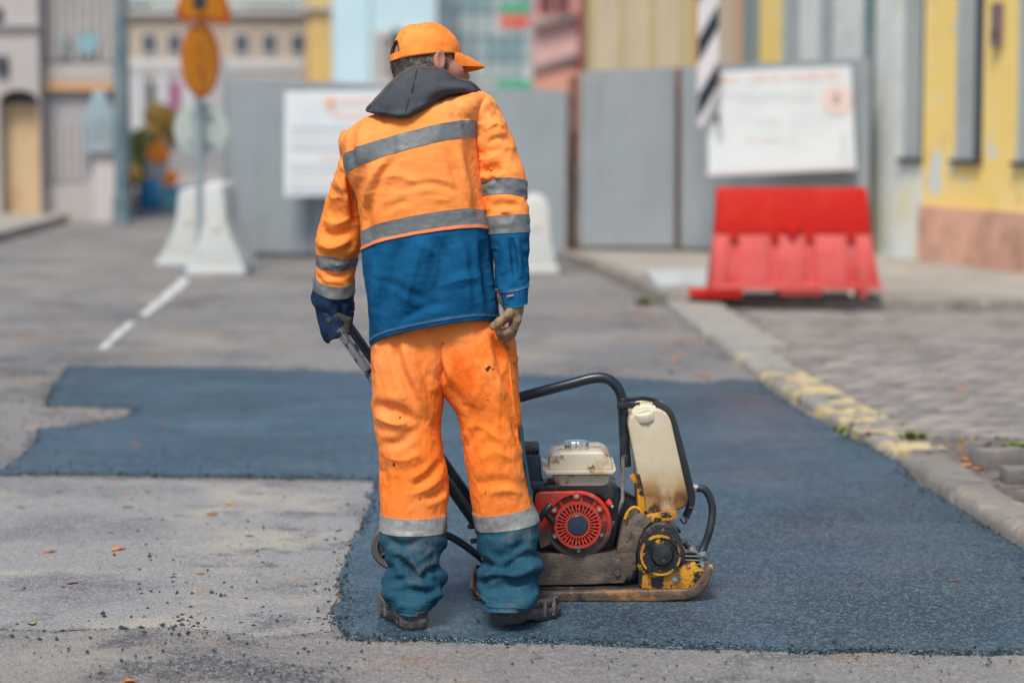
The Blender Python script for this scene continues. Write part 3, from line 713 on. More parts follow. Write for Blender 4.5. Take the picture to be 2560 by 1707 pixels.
for (x0, y0, x1, y1, mm) in [(1810, 235, 2030, 238, m_print_f), (1830, 248, 2040, 251, m_print_f), (2100, 330, 2114, 400, m_print_f), (1880, 300, 1950, 304, m_print_f), (1870, 350, 1990, 354, m_print_p), (1930, 285, 1934, 360, m_print_f), (1985, 270, 1989, 340, m_print_f), (1870, 330, 1874, 354, m_print_p)]:
    plate('print_line', [(x0, y0), (x1, y0), (x1, y1), (x0, y1)], Yb - .004, .003, mm, b2)
# striped plate
Yp = 23.4
sp = thing('striped_marker', P(1770, 320, Yp), 'black and white diagonally striped marker plate hanging before the gate', 'sign')
m_blk = M('black_paint', (.012, .020, .032), .5); m_wht = M('white_plate', (.62, .60, .62), .5, [((.5, .5, .52), 2, .5, .65)])
plate('plate', [(1745, -120), (1797, -120), (1797, 226), (1756, 322), (1743, 308)], Yp, .03, m_wht, sp, .003)
for y in (-112, 36, 178):
    plate('stripe', [(1745, y + 62), (1797, y - 26), (1797, y + 32), (1745, y + 122)], Yp - .006, .005, m_blk, sp)
box('bracket', P(1790, 312, Yp - .01), P(1799, 284, Yp + .04), m_blk, sp, .004); 
box('hanger', P(1765, 100, Yp + .03), P(1777, -120, Yp + .09), m_rust, sp, .003)
box('hanger_arm', P(1764, 186, Yp + .03), P(1778, 176, 24.3), m_rust, sp, .003)

# ---- red water barrier
m_red = M('barrier_red', (.50, .014, .007), .6, [((.56, .030, .015), 3, .5, .66), ((.40, .011, .006), 5, .55, .7)], rvar=.1, spec=.2)
m_pink = M('barrier_faded', (.62, .105, .095), .5, [((.54, .07, .06), 4, .45, .62), ((.45, .12, .11), 7, .6, .7)], rvar=.1, spec=.25)
Yr = 18.05
rb = thing('water_barrier', P(1990, 745, Yr), 'red plastic water-filled road barrier with faded ribbed lower half', 'barrier')
zg = Z_W + .006
def X(px, Y=Yr): return P(px, 600, Y)[0]
def Z(py, Y=Yr): return P(1990, py, Y)[2]
zt, zm, zl = Z(470), Z(585), Z(712)
def slope_block(name, x0, x1, x0b, x1b, z0, z1, yt, yb, ytb, ybb, mat, bev=.012):
    """block whose front leans: top edge from (x0,x1) at depth yt..ytb, bottom (x0b,x1b) at yb..ybb"""
    bm = bmesh.new()
    v = [bm.verts.new(p) for p in ((x0b, yb, z0), (x1b, yb, z0), (x1b, ybb, z0), (x0b, ybb, z0), (x0, yt, z1), (x1, yt, z1), (x1, ytb, z1), (x0, ytb, z1))]
    for f in ((3, 2, 1, 0), (4, 5, 6, 7), (0, 1, 5, 4), (1, 2, 6, 5), (2, 3, 7, 6), (3, 0, 4, 7)): bm.faces.new([v[i] for i in f])
    bevel_bm(bm, bev, 2); return from_bm(name, bm, mat, rb, True, auto=40)
slope_block('upper_body', X(1796), X(2172), X(1790), X(2181), zm, zt, Yr + .12, Yr + .06, Yr + .27, Yr + .33, m_red, .02)
slope_block('lower_core', X(1791), X(2180), X(1777), X(2203), zl, zm - .002, Yr + .075, Yr + .02, Yr + .33, Yr + .42, m_pink, .01)
for (a, b) in [(1788, 1824), (1850, 1926), (1948, 2010), (2040, 2115), (2142, 2180)]:
    fa_ = lambda q: 1990 + (q - 1990) * 1.045
    slope_block('rib_panel', X(a), X(b), X(fa_(a)), X(fa_(b)), zl + .004, zm - (.01 if a != 1948 else .02), Yr + .045, Yr - .02, Yr + .11, Yr + .06, m_pink, .01)
for a in (1826, 1928, 2014, 2118):
    slope_block('slot_head', X(a + 2), X(a + 20), X(a + 2), X(a + 20), zm - .05, zm + .01, Yr + .03, Yr + .03, Yr + .1, Yr + .1, m_red, .006)
slope_block('spout_boss', X(1962), X(2000), X(1974), X(1988), zm - .04, zm + .06, Yr + .02, Yr + .015, Yr + .1, Yr + .09, m_red, .008)
slope_block('base_skirt', X(1777), X(2205), X(1777), X(2207), zl - .035, zl + .002, Yr - .03, Yr - .035, Yr + .43, Yr + .44, m_pink, .008)
for (a, b, z0) in [(1778, 1858, zg), (1950, 2055, zg + .02), (2150, 2168, zg)]:
    slope_block('foot', X(a), X(b), X(a), X(b), z0, zl - .03, Yr - .02, Yr - .02, Yr + .42, Yr + .42, m_pink if a != 1778 else m_red, .008)
slope_block('coupling_lug', X(1728), X(1782), X(1728), X(1782), zg, zg + .055, Yr + .06, Yr + .06, Yr + .3, Yr + .3, m_red, .008)
lathe('drain_plug', [(.0, .02), (.022, .02), (.022, 0)], P(2128, 733, Yr - .03), (0, -1, 0), M('plug_pale', (.5, .42, .4), .5), rb, 16)
# pale kerb piece left of the red barrier
o = box('concrete_slab', G(1640, 722, Z_W) * (1, 1, 0) + (0, 0, Z_W - .004), G(1765, 690, Z_W) * (1, 1, 0) + (.15, .2, Z_W + .05), M('slab_pale', (.42, .45, .44), .8, [((.33, .35, .34), 4, .5, .6)]), None, .012, loc=G(1700, 705, Z_W)); tag(o, 'pale flat concrete slab lying left of the red barrier', 'slab')

# ---- white barriers
m_plw = M('barrier_white', (.53, .56, .55), .5, [((.55, .54, .47), 3, .5, .66), ((.42, .40, .32), 6, .62, .72)], rvar=.1)
def white_barrier(pts, Y0, Ln, lab, base_py, feet=True):
    c = np.mean(np.array(pts)[:, 0]); g = P(c, base_py, Y0); zmin = min(P(a, b, Y0)[2] for a, b in pts)
    t = thing('white_barrier', (g[0], Y0 + Ln / 2, 0), lab, 'barrier', 'white road barriers')
    q = [(x, z - zmin + .03) for x, z in xz(pts, Y0)]
    prism('body', q, Y0, Y0 + Ln, m_plw, t, .03, 3)
    xs = [p[0] for p in q]
    for yy in (Y0 - .02, Y0 + Ln - .28):
        box('foot', (min(xs) - .02, yy, 0), (max(xs) + .02, yy + .3, .07), m_plw, t, .015)
    lathe('coupling_socket', [(.0, .01), (.035, .01), (.045, 0)], ((min(xs) + max(xs)) / 2, Y0, .45), (0, -1, 0), m_plw, t, 20)
    return t
white_barrier([(506, 478), (514, 464), (554, 464), (560, 478), (566, 560), (578, 598), (608, 668), (608, 686), (470, 686), (470, 668), (500, 600), (508, 560)], 22.3, 1.1, 'white end-on road barrier in front of the signpost', 686)
white_barrier([(446, 504), (454, 492), (494, 492), (502, 504), (510, 580), (545, 668), (545, 676), (396, 676), (396, 668), (432, 600), (440, 570)], 23.7, 1.1, 'white road barrier behind the signpost, half hidden by another', 676)
white_barrier([(1298, 540), (1306, 512), (1326, 496), (1350, 496), (1368, 508), (1376, 540), (1379, 610), (1388, 650), (1392, 682), (1284, 682), (1286, 620)], 22.5, 1.1, 'white rounded road barrier beside the worker, before the fence', 682)

# ---- signpost on the left
m_sgn_o = M('sign_orange', (.86, .27, .006), .6, [((.88, .36, .010), 2, .45, .6)]); m_sgn_r = M('sign_red', (.70, .13, .02), .45); m_galv = M('galvanised', (.30, .36, .38), .5, [((.24, .30, .33), 8, .45, .6)], metallic=.3); m_back = M('sign_back', (.40, .46, .43), .5, [((.33, .39, .38), 3, .5, .6)], metallic=.1)
Ys = 22.95; x0 = P(501, 500, Ys)[0]
spst = thing('signpost', (x0, Ys, 0), 'signpost with orange road work signs and the grey back of a disc', 'signpost')
tube('pole', [(x0, Ys, 0), (x0, Ys, 3.4)], .04, m_galv, spst, 18)
lathe('foot', [(.20, 0), (.20, .05), (.06, .09), (.045, .2)], (x0, Ys, 0), (0, 0, 1), m_galv, spst, 24)
def disc(name, px, py, rpx, Y, yaw, th, mat, parent, ring=None, rot=None, nseg=40, squash=1.0):
    c = P(px, py, Y); r = rpx * Y / F_PX; n_ = (math.sin(yaw), -math.cos(yaw), 0)
    prof = [(0, th), (r * .9, th), (r, th * .6), (r, 0)] if nseg > 3 else [(0, th), (r, th), (r, 0)]
    return lathe(name, prof, c, n_, mat, parent, nseg)
yaw = R(66)
o = disc('warning_disc', 501, 152, 92, Ys - .06, yaw, .012, m_sgn_r, spst); disc('disc_face', 500, 152, 86, Ys - .075, yaw, .008, m_sgn_o, spst)
m_sgn_d = M('sign_mark', (.38, .09, .01), .6)
for px_, py_, hw, hh in ((500, 118, .014, .05), (494, 160, .02, .07), (506, 172, .02, .06), (500, 205, .03, .03)):
    c = P(px_, py_, Ys - .09); box('pictogram', c - (hw, .03, hh), c + (hw, .02, hh), m_sgn_d, spst, .003)
# triangle sign above
def tri_sign(name, mat, px, py, size, Y, yw, th):
    c = P(px, py, Y); ux = np.array((math.cos(yw), math.sin(yw), 0)); n_ = np.array((math.sin(yw), -math.cos(yw), 0)); up = np.array((0, 0, 1.0)); q = []
    for a in (90, 210, 330):
        for da in (-7, 7): q.append(c + ux * size * math.cos(R(a + da)) + up * size * math.sin(R(a + da)))
    V = [p + n_ * th for p in q] + q; m_ = 6
    return mesh(name, V, [tuple(range(m_)), tuple(range(m_, 12))[::-1]] + [(i, m_ + i, m_ + (i + 1) % m_, (i + 1) % m_) for i in range(m_)], mat, spst, False)
tri_sign('warning_triangle', m_sgn_r, 508, -18, .46, Ys - .06, R(60), .012); tri_sign('triangle_face', m_sgn_o, 507, -18, .37, Ys - .075, R(60), .008)
c = P(512, 5, Ys - .1); box('pictogram', c - (.10, .12, .06), c + (.02, -.02, .05), m_blk, spst, .003)
disc('sign_disc_back', 503, 325, 68, Ys + .06, R(8), .01, m_back, spst)
for py in (290, 360): box('clamp', P(470, py + 4, Ys + .03), P(534, py - 4, Ys + .055), m_galv, spst, .003)

# ---- distant clutter by the left building
m_blue = M('blue_plastic', (.02, .22, .40), .4, [((.015, .12, .30), 5, .5, .65)]); m_yel = M('yellow_plastic', (.75, .45, .03), .45, [((.6, .34, .03), 5, .5, .6)]); m_org = M('orange_plastic', (.80, .24, .02), .5, [((.6, .16, .02), 6, .5, .6)])
g = G(376, 522); t = thing('blue_barrel', g, 'blue plastic barrel standing near the green bush', 'barrel')
lathe('body', [(.0, 0), (.17, 0), (.19, .03), (.19, .14), (.2, .15), (.19, .16), (.19, .3), (.2, .31), (.19, .32), (.18, .42), (.14, .45), (0, .45)], g, (0, 0, 1), m_blue, t, 28)
lathe('lid', [(.0, .03), (.06, .03), (.06, 0)], g + (0, 0, .45), (0, 0, 1), m_blk, t, 20)
g = G(440, 520); t = thing('blue_crate', g, 'turquoise plastic crate beside the blue barrel', 'crate')
box('body', g + (-.2, 0, .0), g + (.2, .3, .32), M('teal_plastic', (.10, .35, .40), .5), t, .02); box('rim', g + (-.22, -.02, .30), g + (.22, .32, .34), m_blue, t, .008)
g = G(318, 522); t = thing('warning_lamp_stand', g, 'round yellow warning lamp on an orange stand', 'warning lamp')
lathe('lamp', [(.0, -.17), (.10, -.14), (.165, -.06), (.175, .02), (.15, .10), (.08, .16), (0, .17)], g + (.06, 0, .54), (0, 0, 1), m_yel, t, 28)
for dx in (-.16, .10): tube('leg', [g + (dx * .4 + .04, 0, .42), g + (dx, 0, 0)], .03, m_org, t)
lathe('lens_band', [(.178, -.02), (.182, 0), (.178, .03)], g + (.06, 0, .55), (0, 0, 1), m_org, t, 28)
g = G(400, 518); t = thing('work_sign_stand', g + (.0, .7, 0), 'grey stand carrying two orange work signs near the bush', 'sign')
yy = g[1] + .7; s_ = yy / F_PX
tube('post', [(g[0], yy, 0), (g[0], yy, 1.15)], .03, m_galv, t); box('panel', (g[0] - .32, yy - .04, .42), (g[0] + .05, yy - .02, .85), M('grey_panel', (.33, .34, .38), .6), t, .006)
prism('sign_plate', xz([(362, 375), (398, 345), (425, 380), (418, 408), (375, 405)], yy - .06), yy - .06, yy - .04, m_org, t, .004)
prism('sign_plate', xz([(412, 430), (440, 425), (448, 450), (430, 468), (410, 460)], yy - .06), yy - .06, yy - .04, m_org, t, .004)

# ================================================================ BUILDINGS AND TREES
def win(parent, x0, x1, z0, z1, Y, m_frame, m_glass, fr=.12, proud=.12, name='window', mull=1):
    parts = []
    for lo, hi in (((x0 - fr, Y - proud, z0 - fr), (x1 + fr, Y, z0)), ((x0 - fr, Y - proud, z1), (x1 + fr, Y, z1 + fr)), ((x0 - fr, Y - proud, z0), (x0, Y, z1)), ((x1, Y - proud, z0), (x1 + fr, Y, z1))): parts.append(box_geo(lo, hi))
    for i in range(mull):
        xm = x0 + (x1 - x0) * (i + 1) / (mull + 1); parts.append(box_geo((xm - fr * .3, Y - proud * .6, z0), (xm + fr * .3, Y - proud * .1, z1)))
    w_ = mesh(name, *merge(parts), m_frame, parent, False)
    mesh('pane', *box_geo((x0, Y - .035, z0), (x1, Y - .005, z1)), m_glass, w_, False); return w_
m_glass = M('window_glass', (.02, .045, .07), .12, spec=.6)
# --- left grey house
m_hl = M('plaster_pinkgrey', (.43, .40, .385), .9, [((.38, .36, .36), .6, .45, .65), ((.48, .46, .44), 1.7, .55, .7)], bump=.1)
m_hl2 = M('plaster_grey', (.37, .36, .375), .9, [((.33, .325, .34), .7, .45, .65)], bump=.1)
m_dark = M('dark_roof', (.045, .045, .06), .6); m_cream = M('cream_door', (.55, .42, .25), .7, [((.48, .35, .20), 2, .5, .6)]); m_tan = M('tan_frame', (.58, .34, .18), .7)
Y0 = 34.3
def bx(name, px0, px1, py0, py1, Ya, Yb_, mat, parent, bev=0): 
    a = P(px0, py1, Ya); b = P(px1, py0, Ya); return box(name, (a[0], Ya, a[2]), (b[0], Yb_, b[2]), mat, parent, bev)
h = thing('grey_house', P(200, 560, Y0) * (1, 1, 0), 'pale grey plaster house with blue sign plates at the street corner', 'building')
a = P(104, 500, Y0); b = P(298, 500, Y0)
def plan_wall(name, x0, x1, Ya, dep, zt_, mat, parent, skew=-3.0):
    V = [(x0, Ya), (x1, Ya), (x1 + skew, Ya + dep), (x0 + skew, Ya + dep)]; q = [(*p, 0) for p in V] + [(*p, zt_) for p in V]
    return mesh(name, q, [(3, 2, 1, 0), (4, 5, 6, 7), (0, 1, 5, 4), (1, 2, 6, 5), (2, 3, 7, 6), (3, 0, 4, 7)], mat, parent, False)
plan_wall('wall', a[0], b[0], Y0, 8, 6, m_hl2, h)
bx('plinth_band', 106, 300, 460, 560, Y0 - .05, Y0, m_hl, h); bx('cornice', 104, 300, 206, 226, Y0 - .12, Y0, m_tan, h); bx('cornice', 104, 300, 160, 204, Y0 - .09, Y0, m_hl, h)
for i, px in enumerate(range(116, 290, 22)): bx('rib', px, px + 9, -60, 150, Y0 - .06, Y0, m_hl, h)
for i, px in enumerate(range(116, 205, 20)): bx('slat', px, px + 10, 310, 452, Y0 - .04, Y0, m_hl, h)
bx('corner_pilaster', 236, 298, 380, 562, Y0 - .09, Y0 - .001, M('pilaster_white', (.52, .48, .47), .9), h)
for nm, pts, mm, lab in (('wall_plate', None, None, None),):
    c = P(219, 108, Y0 - .02); t = thing('round_plaque', c, 'round blue plaque on the upper grey wall', 'plaque'); lathe('disc', [(0, .05), (.155, .05), (.165, .03), (.165, 0)], c, (0, -1, 0), M('plaque_blue', (.22, .38, .43), .5), t, 32); lathe('rim', [(.165, 0), (.165, .06), (.18, .06), (.18, 0)], c, (0, -1, 0), m_hl2, t, 32)
t = thing('house_plate', P(158, 140, Y0), 'small dark grey plate beside the round plaque', 'plaque'); bx('plate', 145, 172, 86, 140, Y0 - .11, Y0 - .062, M('plate_grey', (.22, .26, .27), .6), t, .01); bx('rim', 142, 175, 140, 145, Y0 - .12, Y0 - .062, m_hl2, t, .005)
t = thing('wall_board', P(244, 375, Y0), 'bluish wall board with a stepped top on the grey house', 'sign'); m_bb = M('board_blue', (.27, .36, .40), .6, [((.33, .40, .43), 2, .5, .6)])
prism('board', xz([(212, 378), (212, 280), (228, 250), (234, 228), (262, 228), (268, 250), (284, 280), (284, 378)], Y0 - .13), Y0 - .15, Y0 - .1, m_bb, t, .008); bx('ledge', 208, 288, 372, 382, Y0 - .18, Y0 - .095, m_galv, t, .006)
for i in range(4): bx('print_line', 222, 274, 300 + i * 16, 306 + i * 16, Y0 - .155, Y0 - .151, m_galv, t)
# leftmost house with the arched doorway
h2 = thing('arched_house', P(0, 560, 33.9) * (1, 1, 0), 'pinkish plaster house with an arched cream door', 'building')
Yh = 33.9; a = P(-420, 500, Yh); b = P(103, 500, Yh); l0 = P(2, 500, Yh)[0]; l1 = P(100, 500, Yh)[0]; zd = P(50, 255, Yh)[2]
box('wall', (a[0], Yh, 0), (l0, Yh + 8, 6), m_hl, h2, 0); box('wall', (l1, Yh, 0), (b[0], Yh + 8, 6), m_hl, h2, 0)
# arch infill above the opening
n = 14; cx = (l0 + l1) / 2; rx = (l1 - l0) / 2; top = P(50, 225, Yh)[2]; V = []; Fc = []
for yy in (Yh, Yh + .35):
    for i in range(n + 1):
        u = math.pi * i / n; V += [(cx - rx * math.cos(u), yy, zd + (top - zd) * math.sin(u)), (cx - rx * math.cos(u), yy, 6)]
q = 2 * (n + 1)
for i in range(n): Fc += [(2 * i, 2 * i + 2, 2 * i + 3, 2 * i + 1), (2 * i, q + 2 * i, q + 2 * i + 2, 2 * i + 2)]
mesh('arch_wall', V, Fc, m_hl, h2, False)
box('door', (l0, Yh + .28, 0), (l1, Yh + .34, zd - .02), m_cream, h2, 0); box('door_frame', (l1 - .06, Yh + .2, 0), (l1, Yh + .279, zd - .02), m_tan, h2, 0)
for i in range(1, 4): box('door_board', (l0 + (l1 - l0) * i / 4 - .006, Yh + .268, .02), (l0 + (l1 - l0) * i / 4 + .006, Yh + .279, zd - .05), m_tan, h2, 0)
box('fanlight', (l0, Yh + .24, zd - .02), (l1, Yh + .3, zd + .6), m_dark, h2, 0)
bx('cornice', -420, 100, 60, 68, Yh - .08, Yh, m_hl2, h2); bx('vent', -12, 18, 140, 185, Yh - .08, Yh, m_dark, h2, .02); bx('vent', -20, 4, 20, 60, Yh - .08, Yh, m_dark, h2, .02)
# tall grey-green pole with arm
m_tealp = M('pole_teal', (.10, .16, .185), .55, [((.20, .25, .26), 1.2, .45, .62)])
xp = P(306, 500, 33)[0]; t = thing('utility_pole', (xp, 33, 0), 'thick grey green pole beside the grey house', 'pole')
tube('shaft', [(xp, 33, 0), (xp, 33, 3.2), (xp, 33, 6)], [.105, .10, .09], m_tealp, t, 20); lathe('collar', [(.105, 0), (.13, .01), (.13, .4), (.105, .42)], (xp, 33, 0), (0, 0, 1), m_tealp, t, 20)
tube('arm', [(xp, 33, P(306, 12, 33)[2]), (P(375, 12, 33)[0], 33, P(306, 12, 33)[2])], .05, m_tealp, t)
# --- far beige house
m_bei = M('beige_wall', (.42, .34, .265), .9, [((.37, .30, .24), .15, .45, .65)]); m_wt = M('white_trim', (.50, .50, .48), .8); m_roofg = M('roof_grey', (.14, .15, .155), .7)
Y1 = 160.0; h = thing('beige_house', P(560, 332, Y1) * (1, 1, 0), 'beige two storey house with small blue windows across the square', 'building')
X_ = lambda px: P(px, 300, Y1)[0]; Z_ = lambda py: P(560, py, Y1)[2]
box('wall', (X_(318), Y1, 0), (X_(800), Y1 + 12, Z_(36)), m_bei, h, 0)
box('cornice', (X_(312), Y1 - .5, Z_(38)), (X_(806), Y1 - .001, Z_(24)), m_wt, h, .1); box('roof', (X_(318), Y1 + .5, Z_(36)), (X_(800), Y1 + 11, Z_(14)), m_roofg, h, 0)
box('dormer', (X_(618), Y1 - .2, Z_(34)), (X_(752), Y1 + 3, Z_(12)), m_dark, h, .1)
box('string_course', (X_(318), Y1 - .35, Z_(178)), (X_(800), Y1 - .001, Z_(148)), m_wt, h, .05)
box('lower_wall', (X_(318), Y1 - .25, 0), (X_(800), Y1 - .001, Z_(180)), m_hl, h, 0)
for px in (376, 440, 606, 676, 746): win(h, X_(px - 15), X_(px + 15), Z_(134), Z_(86), Y1, m_wt, m_glass, .14, .15, mull=0)
for i, (p0, p1, mm) in enumerate([(372, 390, m_dark), (430, 452, M('magenta_poster', (.30, .05, .18), .6))]): box('door' if i == 0 else 'poster', (X_(p0), Y1 - .33, 0 if i == 0 else Z_(270)), (X_(p1), Y1 - .251, Z_(205)), mm, h, 0)
for p in (338, 400, 465, 500): box('pilaster', (X_(p), Y1 - .5, 0), (X_(p + 22), Y1 - .2505, Z_(182)), M('pilaster_blue', (.50, .52, .55), .8), h, 0)
t = thing('yellow_pier', P(815, 332, 150) * (1, 1, 0), 'narrow ochre and yellow house end beside the blue house', 'building'); X2 = lambda px: P(px, 300, 150)[0]; Zz = lambda py, Y: P(900, py, Y)[2]
box('wall', (X2(772), 150, 0), (X2(830), 158, Zz(-60, 150)), M('ochre_wall', (.60, .40, .14), .9, [((.52, .34, .16), .3, .45, .6)]), t, 0); box('brown_edge', (X2(760), 150.2, 0), (X2(771.8), 158, Zz(-60, 150)), M('brown_wall', (.36, .25, .19), .9), t, 0)
box('cornice', (X2(756), 149.6, Zz(24, 150)), (X2(832), 149.99, Zz(16, 150)), m_wt, t, 0)
# --- light blue house
Y2 = 140.0; X2 = lambda px: P(px, 300, Y2)[0]; h = thing('blue_house', P(960, 335, Y2) * (1, 1, 0), 'tall pale blue house wall behind the worker', 'building')
m_lb = M('paleblue_wall', (.47, .63, .68), .85, [((.52, .67, .71), .2, .45, .65)])
box('wall', (X2(832), Y2, 0), (X2(1104), Y2 + 10, Zz(-120, Y2)), m_lb, h, 0); box('pilaster', (X2(900), Y2 - .25, 0), (X2(926), Y2 - .001, Zz(-120, Y2)), m_lb, h, 0)
win(h, X2(952), X2(985), Zz(200, Y2), Zz(92, Y2), Y2, m_wt, M('brown_shutter', (.22, .16, .13), .7), .4, .3); win(h, X2(1002), X2(1040), Zz(200, Y2), Zz(92, Y2), Y2, m_wt, m_glass, .4, .3)
box('plinth', (X2(832), Y2 - .3, 0), (X2(1104), Y2 - .001, Zz(232, Y2)), m_wt, h, 0); box('downpipe', (X2(1092), Y2 - .3, 0), (X2(1100), Y2 - .05, Zz(-120, Y2)), m_roofg, h, 0)
# --- glass-fronted shop building
Y3 = 150.0; X3 = lambda px: P(px, 300, Y3)[0]; Z3 = lambda py: P(1200, py, Y3)[2]; h = thing('glass_building', P(1215, 335, Y3) * (1, 1, 0), 'grey glass fronted building with teal mullions', 'building')
m_gp = [M('glass_panel_%d' % i, c, .25) for i, c in enumerate([(.36, .42, .44), (.42, .47, .47), (.24, .34, .37), (.50, .53, .52)])]; m_tm = M('teal_mullion', (.10, .24, .25), .5)
box('wall', (X3(1106), Y3, 0), (X3(1345), Y3 + 10, Z3(-80)), M('glassb_wall', (.36, .40, .40), .7), h, 0)
for r_, (y0, y1) in enumerate([(-60, 30), (36, 92), (98, 150), (156, 200)]):
    for c_ in range(6):
        xa = 1112 + c_ * 38; box('glass_panel', (X3(xa), Y3 - .12, Z3(y1)), (X3(xa + 32), Y3 - .001, Z3(y0)), m_gp[(r_ * 3 + c_ * 5 + (c_ % 2)) % 4], h, 0)
for c_ in range(7): box('mullion', (X3(1106 + c_ * 38), Y3 - .35, Z3(202)), (X3(1111 + c_ * 38), Y3 - .13, Z3(-80)), m_tm, h, 0)
box('white_fascia', (X3(1106), Y3 - .4, Z3(236)), (X3(1345), Y3 - .002, Z3(205)), m_wt, h, 0)
t = thing('shop_sign', P(1300, 45, 120), 'red and green shop sign hanging high before the glass building', 'sign'); X4 = lambda px: P(px, 300, 120)[0]; Z4 = lambda py: P(1290, py, 120)[2]
box('red_panel', (X4(1248), 120, Z4(70)), (X4(1325), 120.3, Z4(40)), M('shop_red', (.62, .10, .07), .5), t, .05); box('green_panel', (X4(1250), 120, Z4(36)), (X4(1323), 120.3, Z4(8)), M('shop_green', (.06, .33, .16), .5), t, .05); box('post', (X4(1284), 120.3, 0), (X4(1290), 120.5, Z4(10)), m_tm, t, 0)
t = thing('green_awning', P(1310, 225, 110), 'green awning just above the fence top', 'awning'); box('canopy', (P(1238, 222, 110)[0], 109, P(1238, 224, 110)[2]), (P(1372, 222, 110)[0], 111, P(1238, 204, 110)[2]), M('awning_green', (.05, .36, .20), .6), t, .1); 
for px in (1245, 1366): tube('post', [P(px, 300, 109.2) * (1, 1, 0), P(px, 222, 109.2)], .05, m_tm, t, 8)
# --- pink house, receding
h = thing('pink_house', (.9, 80, 0), 'pink house with dark cornices beyond the gate', 'building'); m_pk = M('pink_wall', (.56, .33, .29), .9, [((.60, .40, .38), .3, .45, .6)]); m_pk2 = M('salmon_wall', (.58, .28, .20), .9); m_dr = M('darkred_trim', (.26, .045, .05), .7)
Y5 = 80.0; X5 = lambda px: P(px, 300, Y5)[0]; Z5 = lambda py: P(1390, py, Y5)[2]
box('wall', (X5(1334), Y5, 0), (X5(1446), Y5 + 8, Z5(-80)), m_pk, h, 0); box('lower_wall', (X5(1336), Y5 - .2, 0), (X5(1446), Y5 - .001, Z5(175)), m_pk2, h, 0)
a, b = P(1334, 120, Y5), P(1446, 90, Y5)
for y0, y1 in ((168, 130), (60, 28)): 
    V = []; 
    for (px, py) in ((1334, y0), (1446, y1), (1446, y1 + 14), (1334, y0 + 14)): V.append(tuple(P(px, py, Y5)[[0, 2]]))
    prism('cornice', V, Y5 - .35, Y5 - .002, M('cornice_dark', (.22, .18, .17), .8), h, 0)
for px in (1352, 1395): win(h, X5(px), X5(px + 22), Z5(22), Z5(-40), Y5, m_dr, m_glass, .1, .1)
box('downpipe', (X5(1446.5), Y5 - .5, 0), (X5(1464), Y5 + .5, Z5(-80)), m_dr, h, .02)
# --- right hand row: facade line
WK, WC = .321, 11.305
def wallY(px): return WC / ((px - 1280.0) / F_PX + WK)
def wp(px): y = wallY(px); return np.array((WC - WK * y, y))
dirw = np.array((-WK, 1.0)); dirw /= np.linalg.norm(dirw); nrm = np.array((-dirw[1], dirw[0])); nrm = -nrm if nrm[0] > 0 else nrm   # faces the street
def wbox(name, px0, px1, z0, z1, d0, d1, mat, parent):
    """wall piece between photo columns px0<px1, from d0 in front (+) to d1 behind (-) of the facade plane"""
    a, b = wp(px0), wp(px1); V = []
    for z in (z0, z1):
        for q, d in ((a, d0), (b, d0), (b, d1), (a, d1)): p = q + nrm * d; V.append((p[0], p[1], z))
    return mesh(name, V, [(3, 2, 1, 0), (4, 5, 6, 7), (0, 1, 5, 4), (1, 2, 6, 5), (2, 3, 7, 6), (3, 0, 4, 7)], mat, parent, False)
m_yl = M('yellow_plaster', (.86, .62, .19), .9, [((.86, .67, .29), 1.1, .45, .62), ((.58, .64, .62), 2.1, .61, .635), ((.70, .46, .16), 3.5, .6, .7)], bump=.15)
m_ww = M('whitewash', (.68, .71, .66), .9, [((.70, .64, .44), 1.6, .52, .66), ((.56, .60, .60), 3.1, .5, .66), ((.55, .36, .22), 2.2, .66, .72)], bump=.2)
m_pl = M('plinth_pink', (.68, .38, .27), .9, [((.44, .25, .17), 2.5, .45, .65), ((.50, .40, .33), 4, .62, .72)], bump=.15)
m_rev = M('reveal_grey', (.38, .43, .45), .85, [((.33, .38, .40), 2, .45, .65)])
h = thing('yellow_house', (*wp(2400), 0), 'yellow plaster house with pink plinth and narrow deep windows', 'building')
zb = Z_W - .02; zs = 1.02; zt = 5.2; DP = .19
cols = [(1896, 1950, m_yl), (1992, 2042, m_ww), (2078, 2150, m_ww), (2178, 2252, m_ww), (2304, 2382, m_yl), (2452, 2536, m_yl), (2606, 2760, m_yl)]
for a, b, mm in cols: wbox('wall', a, b, .62 if mm is m_yl and a > 2200 else zb, zt, 0, -.4, mm, h)
wbox('wall', 2253, 2303, zb, zs, 0, -.4, m_ww, h)
for a, b in ((1950, 1992), (2042, 2078), (2150, 2178)): wbox('wall', a + .3, b - .3, zb, zs, -.003, -.4, m_ww, h)
for a, b in ((2382, 2452), (2536, 2606)): wbox('wall', a + .3, b - .3, .62, zs, -.003, -.4, m_yl, h)
wbox('plinth', 2305, 2760, zb, .618, .045, -.4, m_pl, h)
for a, b in ((1950, 1992), (2042, 2078), (2150, 2178), (2252, 2304), (2382, 2452), (2536, 2606)):
    w_ = wbox('window', a + .4, b - .4, zs + .05, zt, -DP, -.3, m_dark, h)
    wbox('reveal', a + .1, a + 2.5, zs + .05, zt, -.004, -.29, m_rev, w_)
    wbox('sill', a - 3, b + 1, zs, zs + .045, .05, -DP, m_dark, w_)
    wbox('pane', a + (b - a) * .3, b - 2, zs + .12, zt - .3, -DP + .03, -DP + .002, m_glass, w_)
wbox('drainpipe', 2176, 2184, Z_W, zt, .09, .01, m_tealp, h)
t = thing('wall_bracket', (*(wp(2490) + nrm * .05), 1.9), 'dark metal bar fixed to the yellow wall', 'bracket'); z0_, z1_ = P(2490, 118, wallY(2490))[2], P(2490, 8, wallY(2490))[2]
